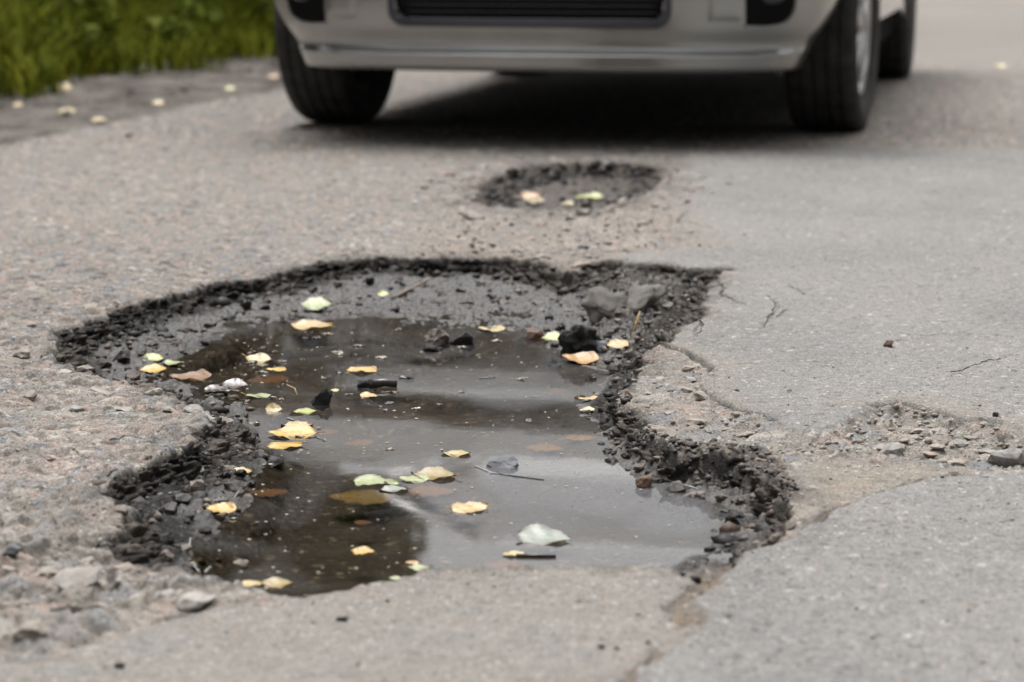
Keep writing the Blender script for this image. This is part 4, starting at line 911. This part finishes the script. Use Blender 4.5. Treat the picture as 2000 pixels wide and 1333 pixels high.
def painted_glints():  # pale tubes painted as wet highlights on the water
    m = simple('painted_glints', (.30, .30, .30), .2); V, F = [], []
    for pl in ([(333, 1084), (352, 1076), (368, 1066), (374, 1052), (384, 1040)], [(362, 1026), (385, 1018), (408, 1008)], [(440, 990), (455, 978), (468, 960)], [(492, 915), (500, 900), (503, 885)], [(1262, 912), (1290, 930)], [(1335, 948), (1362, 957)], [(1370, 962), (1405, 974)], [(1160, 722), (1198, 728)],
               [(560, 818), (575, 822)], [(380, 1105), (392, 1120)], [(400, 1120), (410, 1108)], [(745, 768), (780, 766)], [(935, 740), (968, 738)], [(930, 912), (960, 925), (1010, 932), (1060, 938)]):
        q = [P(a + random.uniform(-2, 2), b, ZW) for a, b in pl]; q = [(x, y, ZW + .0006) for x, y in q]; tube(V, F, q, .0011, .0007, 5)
    o = link('painted_glints', mesh_py('painted_glints', V, F), m); tag(o, 'thin whitish painted wet glints along the waterline', 'painted_glints', kind='stuff')
painted_glints()
# specks floating on the water: scraps nobody could count
def specks():
    V, F = [], []; pg = POLY['W']; lo, hi = pg.min(0), pg.max(0); n = 0
    while n < 1500:
        p = lo + (hi - lo) * RNG.random(2)
        if sdf(np.array([p[0]]), np.array([p[1]]), pg)[0] < .008: continue
        r = .0005 + .0024 * RNG.random() ** 6; a0 = RNG.random() * 6; b = len(V); k = 6
        for j in range(k):
            rr = r * RNG.uniform(.6, 1.2); V.append((p[0] + rr * math.cos(a0 + j * 6.283 / k), p[1] + .8 * rr * math.sin(a0 + j * 6.283 / k), ZW + .0004 + .0003 * RNG.random()))
        V.append((p[0], p[1], ZW + .0012))
        for j in range(k): F.append((b + j, b + (j + 1) % k, b + k))
        n += 1
    m, t, bb, _ = mat_new('floating_specks'); g = node(t, 'ShaderNodeNewGeometry')
    t.links.new(ramp(t, g.outputs['Random Per Island'], [(0, (.10, .085, .07)), (.35, (.20, .18, .13)), (.6, (.32, .28, .19)), (.8, (.28, .19, .08)), (1, (.38, .36, .32))]), bb.inputs['Base Color'])
    o = link('floating_specks', mesh_py('floating_specks', V, F), m, None, False); tag(o, 'pale specks and scraps floating on the puddle', 'specks', kind='stuff')
specks()

# ------------------------------------------------------------------ the car
def car():
    PAINT, t, b, _ = mat_new('beige_silver_paint')
    b.inputs['Base Color'].default_value = (.46, .43, .385, 1); b.inputs['Metallic'].default_value = .88; b.inputs['Roughness'].default_value = .30
    b.inputs['Coat Weight'].default_value = 1.; b.inputs['Coat Roughness'].default_value = .02; b.inputs['Coat IOR'].default_value = 1.8
    n = node(t, 'ShaderNodeTexNoise', Scale=9., Detail=6.); tc = node(t, 'ShaderNodeTexCoord'); t.links.new(tc.outputs['Object'], n.inputs['Vector'])
    t.links.new(ramp(t, n.outputs[0], [(.35, (.318, .318, .312)), (.65, (.345, .345, .338))]), b.inputs['Base Color'])
    PAINT2 = simple('beige_silver_panels', (.26, .255, .245), .5, .4, noise=.1, scale=9)
    BLK = simple('black_plastic', (.018, .018, .02), .45, noise=.2, scale=40); RUB = simple('tyre_rubber', (.030, .028, .026), .8, noise=.5, scale=22, bmp=.3)
    CHR = simple('bright_trim', (.75, .76, .78), .15, 1.); ALU = simple('alloy', (.62, .62, .63), .28, .9); GLS = simple('window_glass', (.01, .012, .013), .04, 0, spec=.8)
    LENS = simple('lamp_lens', (.55, .57, .6), .08, .3); UND = simple('underbody', (.010, .010, .010), .9, spec=.08); FOG = simple('fog_lens', (.06, .065, .075), .1, .0); DARK = simple('dark_lip', (.055, .055, .065), .35)
    root = empty('car', (.2, 7.05, 0), -math.radians(12)); tag(root, 'beige silver car standing on the road behind the potholes, seen from its lower front', 'car')
    def part(name, V, F, m, parent=root, smooth=True): return link(name, mesh_py(name, V, F), m, parent, smooth)
    # bumper: rows of (height, setback, half width)
    rows = [(.206, .13, .64), (.200, .05, .665), (.200, .014, .675), (.204, .005, .68), (.218, .001, .685), (.235, -.001, .692), (.242, -.004, .695), (.2445, -.003, .697), (.2458, -.0015, .697), (.2465, .0005, .698), (.2495, .006, .699), (.2525, .0115, .700), (.2555, .017, .701), (.2585, .0225, .702), (.260, .0248, .703), (.2625, .0257, .704), (.270, .026, .708), (.278, .024, .712), (.29, .019, .722),
            (.303, .013, .732), (.313, .009, .738), (.33, .006, .748), (.342, .004, .754), (.36, .002, .764), (.40, -.001, .78), (.43, -.001, .79), (.46, .0, .80), (.472, .002, .803), (.52, .01, .815), (.575, .03, .825), (.61, .055, .83)]
    def sp(a, s, wd):
        x = wd * math.copysign(abs(math.sin(a)) ** .70, math.sin(a)); y = -.34 - (.44 - s) * abs(math.cos(a)) ** .52
        return x, y
    NA = 161; V, F = [], []
    for z, s, wd in rows:
        for i in range(NA):
            a = (i / (NA - 1) - .5) * math.pi
            x, y = sp(a, s, wd); V.append((x, y, z))
    def infog(x, z): return .572 < abs(x) < .675 and .342 < z < .47
    for r in range(len(rows) - 1):
        for i in range(NA - 1):
            q = (r * NA + i, r * NA + i + 1, (r + 1) * NA + i + 1, (r + 1) * NA + i)
            cx = sum(V[k][0] for k in q) / 4; cz = sum(V[k][2] for k in q) / 4
            if abs(cx) < .355 and .325 < cz < .505: continue
            F.append(q)
    part('bumper', V, F, PAINT)
    def surf(x, z):
        k = max(i for i in range(len(rows)) if rows[i][0] <= z) if z >= .2 else 0; k = min(k, len(rows) - 2)
        f = (z - rows[k][0]) / (rows[k + 1][0] - rows[k][0] + 1e-9); s = rows[k][1] + (rows[k + 1][1] - rows[k][1]) * f; wd = rows[k][2] + (rows[k + 1][2] - rows[k][2]) * f
        sa = min(1, abs(x) / wd) ** (1 / .70); return -.34 - (.44 - s) * max(0., 1 - sa * sa) ** (.26)
    # grille: frame ring, then a recessed net
    def rr(x0, x1, z0, z1, r, n=6):
        pts = []
        for cx, cz, a0 in ((x1 - r, z0 + r, -90), (x1 - r, z1 - r, 0), (x0 + r, z1 - r, 90), (x0 + r, z0 + r, 180)):
            for k in range(n + 1):
                a = math.radians(a0 + 90 * k / n); pts.append((cx + r * math.cos(a), cz + r * math.sin(a)))
        out = []
        for i in range(len(pts)):
            p, q = pts[i], pts[(i + 1) % len(pts)]; m = max(1, int(math.hypot(q[0] - p[0], q[1] - p[1]) / .04))
            for k in range(m): out.append((p[0] + (q[0] - p[0]) * k / m, p[1] + (q[1] - p[1]) * k / m))
        return out
    g = empty('grille'); g.parent = root
    o1 = rr(-.375, .375, .314, .53, .045)
    V, F = [], []; nn = len(o1)
    for lv, (ins, dy) in enumerate(((0, -.002), (.004, -.007), (.018, -.006), (.024, .03))):
        for x, z in o1:
            sx = x * (1 - ins / .375); szz = .422 + (z - .422) * (1 - ins / .108); V.append((sx, surf(x, max(.21, z)) + dy, szz))
    for lv in range(3):
        for i in range(nn): F.append((lv * nn + i, lv * nn + (i + 1) % nn, (lv + 1) * nn + (i + 1) % nn, (lv + 1) * nn + i))
    part('grille_frame', V, F, DARK, g)
    V = [(-.37, -.735, .318), (.37, -.735, .318), (.37, -.735, .53), (-.37, -.735, .53)]; part('grille_back', V, [(0, 1, 2, 3)], UND, g)
    V, F = [], []
    for i in range(-30, 31):
        x = i * .0118; tube(V, F, [(x, surf(x, .42) + .022, .325), (x, surf(x, .42) + .022, .52)], .0022, .0022, 5)
    for k in range(11):
        z = .335 + k * .0178; pts = [(x, surf(x, .42) + .019, z) for x in np.linspace(-.352, .352, 17)]; tube(V, F, pts, .0028, .0028, 5)
    part('grille_net', V, F, BLK, g)
    V, F = [], []; tube(V, F, [(x, surf(x, .36) + .004, .334) for x in np.linspace(-.345, .345, 21)], .005, .005, 6); part('grille_bar', V, F, DARK, g)
    for sgn in (-1, 1):
        # fog lamp recess with its lamp, and the raised pad beside it
        zz_ = [.322, .325, .331, .340, .352, .368, .39, .42, .45, .475]; xe = [.612, .636, .652, .664, .672, .677, .68, .68, .679, .676]; V, F = [], []
        for z, x1 in zip(zz_, xe):
            for k in range(11): x = .560 + (x1 - .560) * k / 10; V.append((sgn * x, surf(x, z) - .004, z))
        for l in range(9):
            for k in range(10): F.append((l * 11 + k, l * 11 + k + 1, l * 11 + k + 12, l * 11 + k + 11))
        rec = part('fog_lamp_recess', V, F, UND, root)
        V, F = [], []; tube(V, F, [(sgn * x, surf(x, z) - .002, z) for x, z in [(.556, .318), (.59, .3175), (.615, .318), (.64, .321), (.656, .328), (.669, .338), (.678, .352), (.683, .37), (.686, .40), (.686, .44), (.684, .475)]], .004, .004, 6)
        part('trim_ring', V, F, PAINT, rec)
        V, F = [], []; y0 = surf(.62, .42)
        for rr_, yy in ((.046, .012), (.050, .004), (.044, -.002), (.030, -.008), (.004, -.010)):
            for k in range(20): V.append((sgn * .622 + rr_ * math.cos(k * .31416), y0 + yy - .004, .425 + rr_ * math.sin(k * .31416)))
        for l in range(4):
            for k in range(20): F.append((l * 20 + k, l * 20 + (k + 1) % 20, (l + 1) * 20 + (k + 1) % 20, (l + 1) * 20 + k))
        F.append(tuple(range(80, 100))); part('fog_lamp', V, F, FOG, rec)
        V, F = [], []
        for l in range(12):
            for k in range(10):
                u, v = k / 9, l / 11; e_ = min(u, 1 - u, v * 1.6) * 10; x = .462 + .09 * u; z = .330 + .15 * v
                V.append((sgn * x, surf(x, z) + .002 - .009 * min(1., e_) ** .6, z))
        for l in range(11):
            for k in range(9): F.append((l * 10 + k, l * 10 + k + 1, l * 10 + k + 11, l * 10 + k + 10))
        part('bumper_pad', V, F, PAINT, root)
    # body sides, extruded with wheel arches
    prof = [(-.45, .58), (-.66, .62), (-.70, .69), (-.64, .79), (-.4, .89), (-.1, .98), (.25, 1.06), (.3, 1.07), (2.9, 1.07), (3.18, 1.0), (3.26, .7), (3.25, .42), (3.05, .26)]
    def arch(cx): return [(cx + .355 * math.cos(a), max(.24, .30 + .355 * math.sin(a))) for a in np.linspace(math.radians(-10), math.radians(190), 17)]
    prof += arch(2.60) + [(1.9, .29), (.6, .29)] + arch(0.)[:11]
    V, F = [], []; c = len(prof); 
    for x in (-.815, -.78, .78, .815):
        for y, z in prof:
            k = 1 if abs(x) < .8 else (.985 if z > .6 else 1.0); V.append((x, y, z * k if z > .75 else z))
    for l in range(3):
        for i in range(c): F.append((l * c + i, l * c + (i + 1) % c, (l + 1) * c + (i + 1) % c, (l + 1) * c + i))
    F += [tuple(range(c)), tuple(range(3 * c, 4 * c))]
    bm = bmesh.new(); vs = [bm.verts.new(v) for v in V]
    for f in F: bm.faces.new([vs[k] for k in f])
    bmesh.ops.recalc_face_normals(bm, faces=bm.faces)
    body = link('body', bm_mesh('body', bm), PAINT, root, False)
    # underside and inner wings, dark
    V, F = [], []
    def box(x0, x1, y0, y1, z0, z1):
        b0 = len(V)
        for z in (z0, z1):
            for x, y in ((x0, y0), (x1, y0), (x1, y1), (x0, y1)): V.append((x, y, z))
        for q in ((3, 2, 1, 0), (4, 5, 6, 7), (0, 1, 5, 4), (1, 2, 6, 5), (2, 3, 7, 6), (3, 0, 4, 7)): F.append(tuple(b0 + k for k in q))
    box(-.57, .57, -.12, 3.1, .165, .55); box(-.57, .57, -.56, -.12, .24, .55); box(-.77, .77, .4, 2.2, .19, .4); box(-.80, .80, -.40, .40, .64, .655); box(-.8, .8, 2.1, 2.88, .64, .655)
    part('underbody', V, F, UND, root, False)
    # cabin: windscreen, side glass, roof
    lo = [(-.74, .25, 1.058), (.74, .25, 1.058), (.78, 1.3, 1.068), (.76, 2.95, 1.068), (-.76, 2.95, 1.068), (-.78, 1.3, 1.068)]
    hi = [(-.56, 1.02, 1.455), (.56, 1.02, 1.455), (.60, 1.5, 1.49), (.57, 2.72, 1.46), (-.57, 2.72, 1.46), (-.60, 1.5, 1.49)]
    part('windscreen', [lo[0], lo[1], hi[1], hi[0]], [(0, 1, 2, 3)], GLS)
    for a, bq in ((1, 2), (2, 3), (4, 5), (5, 0)): part('side_window', [lo[a], lo[bq], hi[bq], hi[a]], [(0, 1, 2, 3)], GLS)
    part('rear_window', [lo[3], lo[4], hi[4], hi[3]], [(0, 1, 2, 3)], GLS)
    rf = hi + [(x * .85, y + (.05 if y < 1.2 else -.05 if y > 2 else 0), z + .035) for x, y, z in hi]
    part('roof', rf, [(i, (i + 1) % 6, 6 + (i + 1) % 6, 6 + i) for i in range(6)] + [tuple(range(6, 12))], PAINT, root, True)
    V, F = [], []
    for a in range(6):
        V, F = [], []; tube(V, F, [lo[a], hi[a]], .03, .03, 6); part('pillar', V, F, PAINT)
    for sgn in (-1, 1):
        hl = [(.42, -.66, .64), (.72, -.55, .66), (.76, -.42, .78), (.70, -.40, .84), (.44, -.60, .77)]
        V = [(sgn * x, y - .012, z) for x, y, z in hl] + [(sgn * x, y + .08, z) for x, y, z in hl]
        part('headlight', V, [(0, 1, 2, 3, 4)] + [(i, (i + 1) % 5, 5 + (i + 1) % 5, 5 + i) for i in range(5)], LENS, root, False)
        me = rock_mesh('mirror', 3, .05, 5, .7, PAINT, 1); e = link('mirror', me, None, root); e.scale = (.10, .06, .09); e.location = (sgn * .93, .52, 1.03)
    V, F = [], []; o3 = rr(-.36, .36, .63, .70, .02, 4); c = len(o3)
    for (x, z) in o3: V.append((x, -.722 + .05 * (x / .4) ** 2, z))
    part('upper_grille', V, [tuple(range(c))], BLK, root, False)
    # wheels
    def wheel(x, y, out):
        wl = empty('wheel', (x, y, .30), -math.radians(3) if y < 1 else 0); wl.parent = root; hw = .1
        prof = [(.205, -.083), (.225, -.096), (.265, -.102), (.287, -.096), (.297, -.083)]
        for gx in (-.054, -.018, .018, .054): prof += [(.300, gx - .0075), (.300, gx - .0045), (.2915, gx - .004), (.2915, gx + .004), (.300, gx + .0045), (.300, gx + .0075)]
        prof += [(.297, .083), (.287, .096), (.265, .102), (.225, .096), (.205, .083)]
        V, F = [], []; N = 144; c = len(prof)
        for k in range(N):
            a = 2 * math.pi * k / N
            for i, (r, xx) in enumerate(prof):
                r2 = r
                if r > .298 and (k + int(xx * 60 + 40)) % 4 == 0: r2 = r - .005       # shoulder blocks
                zz = r2 * math.sin(a); V.append((xx, r2 * math.cos(a), max(zz, -.2985)))
        for k in range(N):
            for i in range(c - 1): F.append((k * c + i, k * c + i + 1, ((k + 1) % N) * c + i + 1, ((k + 1) % N) * c + i))
        part('tyre', V, F, RUB, wl)
        V, F = [], []
        pr = [(.205, out * .075), (.200, out * .083), (.188, out * .080), (.180, out * .055), (.178, -out * .07), (.205, -out * .075)]
        for k in range(48):
            a = 2 * math.pi * k / 48
            for r, xx in pr: V.append((xx, r * math.cos(a), r * math.sin(a)))
        for k in range(48):
            for i in range(5): F.append((k * 6 + i, k * 6 + i + 1, ((k + 1) % 48) * 6 + i + 1, ((k + 1) % 48) * 6 + i))
        rim = part('rim', V, F, ALU, wl)
        for s in range(5):
            a = 2 * math.pi * s / 5 + .3; V, F = [], []; ca, sa = math.cos(a), math.sin(a)
            for r, hw2, xo in ((.02, .03, .088), (.10, .024, .084), (.186, .03, .074)):
                for t2, dx in ((-1, 0), (1, 0), (1, -.02), (-1, -.02)): V.append((out * (xo + dx), r * ca - t2 * hw2 * sa, r * sa + t2 * hw2 * ca))
            for l in range(2):
                for k in range(4): F.append((l * 4 + k, l * 4 + (k + 1) % 4, l * 4 + 4 + (k + 1) % 4, l * 4 + 4 + k))
            part('spoke', V, F, ALU, rim)
        V = [(out * .01, .17 * math.cos(k * .2618), .17 * math.sin(k * .2618)) for k in range(24)]; part('brake_disc', V, [tuple(range(24))], UND, wl)
    for x, y, o in ((-.725, 0, -1), (.725, 0, 1), (-.725, 2.60, -1), (.725, 2.60, 1)): wheel(x, y, o)
car()

# ------------------------------------------------------------------ verge: grass, weeds, bushes, trees
def leafmat(name, a, b_, c): 
    m, t, b, _ = mat_new(name); g = node(t, 'ShaderNodeNewGeometry')
    t.links.new(ramp(t, g.outputs['Random Per Island'], [(0, a), (.6, b_), (1, c)]), b.inputs['Base Color']); b.inputs['Roughness'].default_value = .8
    b.inputs['Specular IOR Level'].default_value = .08
    return m
M_GRASS = leafmat('grass_blades', (.045, .062, .002), (.11, .13, .005), (.21, .205, .014))
M_WEED = leafmat('weed_leaves', (.06, .083, .008), (.12, .15, .017), (.20, .22, .045))
M_BUSH = leafmat('bush_leaves', (.012, .025, .006), (.03, .05, .010), (.06, .085, .02))
M_CROWN = leafmat('tree_leaves', (.02, .035, .008), (.045, .065, .014), (.10, .10, .02))
M_TRUNK = simple('tree_bark', (.09, .075, .06), .9, noise=.4, scale=12, bmp=.6)
def grass(n=95000):
    s = RNG.uniform(-3, 26, n); o = np.abs(RNG.normal(0, 1, n)) * 1.1 + (fbm(s * 1.9, s * 0 + 3, 3, 70) - .5) * 1.0 - .05
    o = np.where(RNG.random(n) < .45, RNG.uniform(0, 5, n), o)
    x, y = road_to_world(s, o); z = terrain(x, y)
    cl = fbm(x * 1.6, y * 1.6, 3, 80); h = (.10 + .30 * cl * ss(o, -.1, .6) + .05 * RNG.random(n)); wd = RNG.uniform(.002, .005, n)
    a = RNG.random(n) * 6.283; lean = RNG.uniform(.2, 1.5, n) * h; dx, dy = np.cos(a), np.sin(a)
    V = np.empty((n, 5, 3), np.float32)
    V[:, 0] = np.stack([x - dy * wd, y + dx * wd, z - .01], 1); V[:, 1] = np.stack([x + dy * wd, y - dx * wd, z - .01], 1)
    V[:, 2] = np.stack([x + dx * lean * .35 - dy * wd * .8, y + dy * lean * .35 + dx * wd * .8, z + h * .6], 1); V[:, 3] = np.stack([x + dx * lean * .35 + dy * wd * .8, y + dy * lean * .35 - dx * wd * .8, z + h * .6], 1)
    V[:, 4] = np.stack([x + dx * lean, y + dy * lean, z + h], 1)
    b = (np.arange(n) * 5)[:, None]; F = np.concatenate([b + np.array([[0, 1, 3]]), b + np.array([[0, 3, 2]]), b + np.array([[2, 3, 4]])])
    ob = link('grass', mesh_np('grass', V.reshape(-1, 3), F), M_GRASS, None, False); tag(ob, 'long dark green grass on the verge beside the road', 'grass', kind='stuff')
grass()
def leaf_cloud(centres, radii, n, size, squash=1.):
    V = np.empty((n, 4, 3), np.float32); k = RNG.integers(len(centres), size=n); c = np.asarray(centres)[k]; r = np.asarray(radii)[k]
    d = RNG.normal(size=(n, 3)); d /= np.linalg.norm(d, axis=1)[:, None]; rad = RNG.random(n) ** .45
    p = c + d * (r * rad)[:, None] * np.array((1, 1, squash)); a = RNG.normal(size=(n, 3)); a /= np.linalg.norm(a, axis=1)[:, None]; b = np.cross(a, d + .3); b /= np.linalg.norm(b, axis=1)[:, None] + 1e-6
    s = (size * RNG.uniform(.6, 1.3, n))[:, None]
    V[:, 0] = p - a * s; V[:, 1] = p + b * s * .5; V[:, 2] = p + a * s; V[:, 3] = p - b * s * .5
    return V.reshape(-1, 3), np.arange(n * 4).reshape(-1, 4)
def bush(px_s, o_, h, wdt, label, n=2600, size=.045, mat=None, name='bush', cat='bush'):
    x, y = road_to_world(px_s, o_); z = zt(x, y); root = empty(name, (x, y, z)); tag(root, label, cat)
    cs, rsd = [], []; V, F = [], []
    for k in range(9):
        a = RNG.random() * 6.28; r = wdt * .5 * RNG.random(); c = (r * math.cos(a), r * math.sin(a), h * RNG.uniform(.3, .8)); cs.append(c); rsd.append(wdt * RNG.uniform(.22, .36))
        tube(V, F, [(0, 0, 0), (c[0] * .5, c[1] * .5, c[2] * .5), c], .014 * h + .003, .004, 5)
    link('stems', mesh_py('stems', V, F), M_TRUNK, root); v, f = leaf_cloud(cs, rsd, n, size)
    v[:, 2] = np.maximum(v[:, 2], .01); link('foliage', mesh_np('foliage', v, f), mat or M_BUSH, root, False)
for (s, o, h, wd, lab) in [(1.3, .25, .22, .34, 'low broad leaved weed at the shoulder near the pale leaf pair'), (2.2, .15, .2, .30, 'low weed standing out over the dirt shoulder'), (3.0, .3, .32, .4, 'pale leaved weed in the middle of the verge edge'),
                           (4.0, .3, .34, .4, 'bright leaved weed nearer to the car'), (2.6, .7, .42, .5, 'taller weed behind the edge of the grass'), (4.6, .7, .42, .5, 'taller weed in the grass left of the car'), (6., .35, .3, .4, 'weed in the grass beside the front tyre')]:
    bush(s, o, h, wd, lab, 260, .035, M_WEED, 'weed', 'weed')
def tree(x, y, h, cr, label, group, n=9000, size=.24, base=.09):
    root = empty('tree', (x, y, -.03)); tag(root, label, 'tree', group); V, F = [], []
    tx = RNG.uniform(-.4, .4); tube(V, F, [(0, 0, 0), (tx * .3, 0, h * .3), (tx, .1, h * .62), (tx * 1.2, .1, h * .92)], .02 * h + .04, .03, 9)
    cs, rsd = [], []
    for k in range(16):
        a = RNG.random() * 6.28; zz = h * RNG.uniform(base, .95); r = cr * (1 - abs(zz / h - .55)) * RNG.uniform(.3, .9); c = (tx + r * math.cos(a), r * math.sin(a), zz); cs.append(c); rsd.append(cr * RNG.uniform(.28, .45))
        tube(V, F, [(tx * .6, 0, zz * .75), (c[0] * .6, c[1] * .6, zz * .9), c], .05, .012, 5)
    link('trunk', mesh_py('trunk', V, F), M_TRUNK, root); v, f = leaf_cloud(cs, rsd, n, size); link('crown', mesh_np('crown', v, f), M_CROWN, root, False)
TG = 'trees beyond the picture mirrored in the puddle'
TL = 'tall leafy unseen tree, for puddle reflections and added low shade'
RNG = np.random.default_rng(21)
for x, y, h, cr in [(-3.5, 14.5, 8, 2.5), (-3.35, 20, 9, 2.8), (-5.5, 18, 9, 3), (-4.3, 26, 10, 3.0), (-2.9, 17.5, 5.5, 2.1), (-3.0, 24, 7, 2.4), (-6, 11, 8, 2.6), (-6.0, 30, 11, 3.5), (10.5, 40, 9, 3.2), (13, 26, 9, 3), (9.5, 18, 8, 2.4), (-7, 5, 9, 3), (-6.5, -1, 9, 3), (7.5, 5, 9, 2.8), (7.5, -1.5, 9, 3), (-3.5, -6.5, 9, 3), (1.5, -8, 10, 3.2), (5.5, -6.5, 9, 3), (8.5, 11, 9, 2.8), (-7.5, 9, 8, 2.6)]:  # unseen trees beside and behind the camera are added to block low light
    tree(x, y, h, cr, TL, TG)
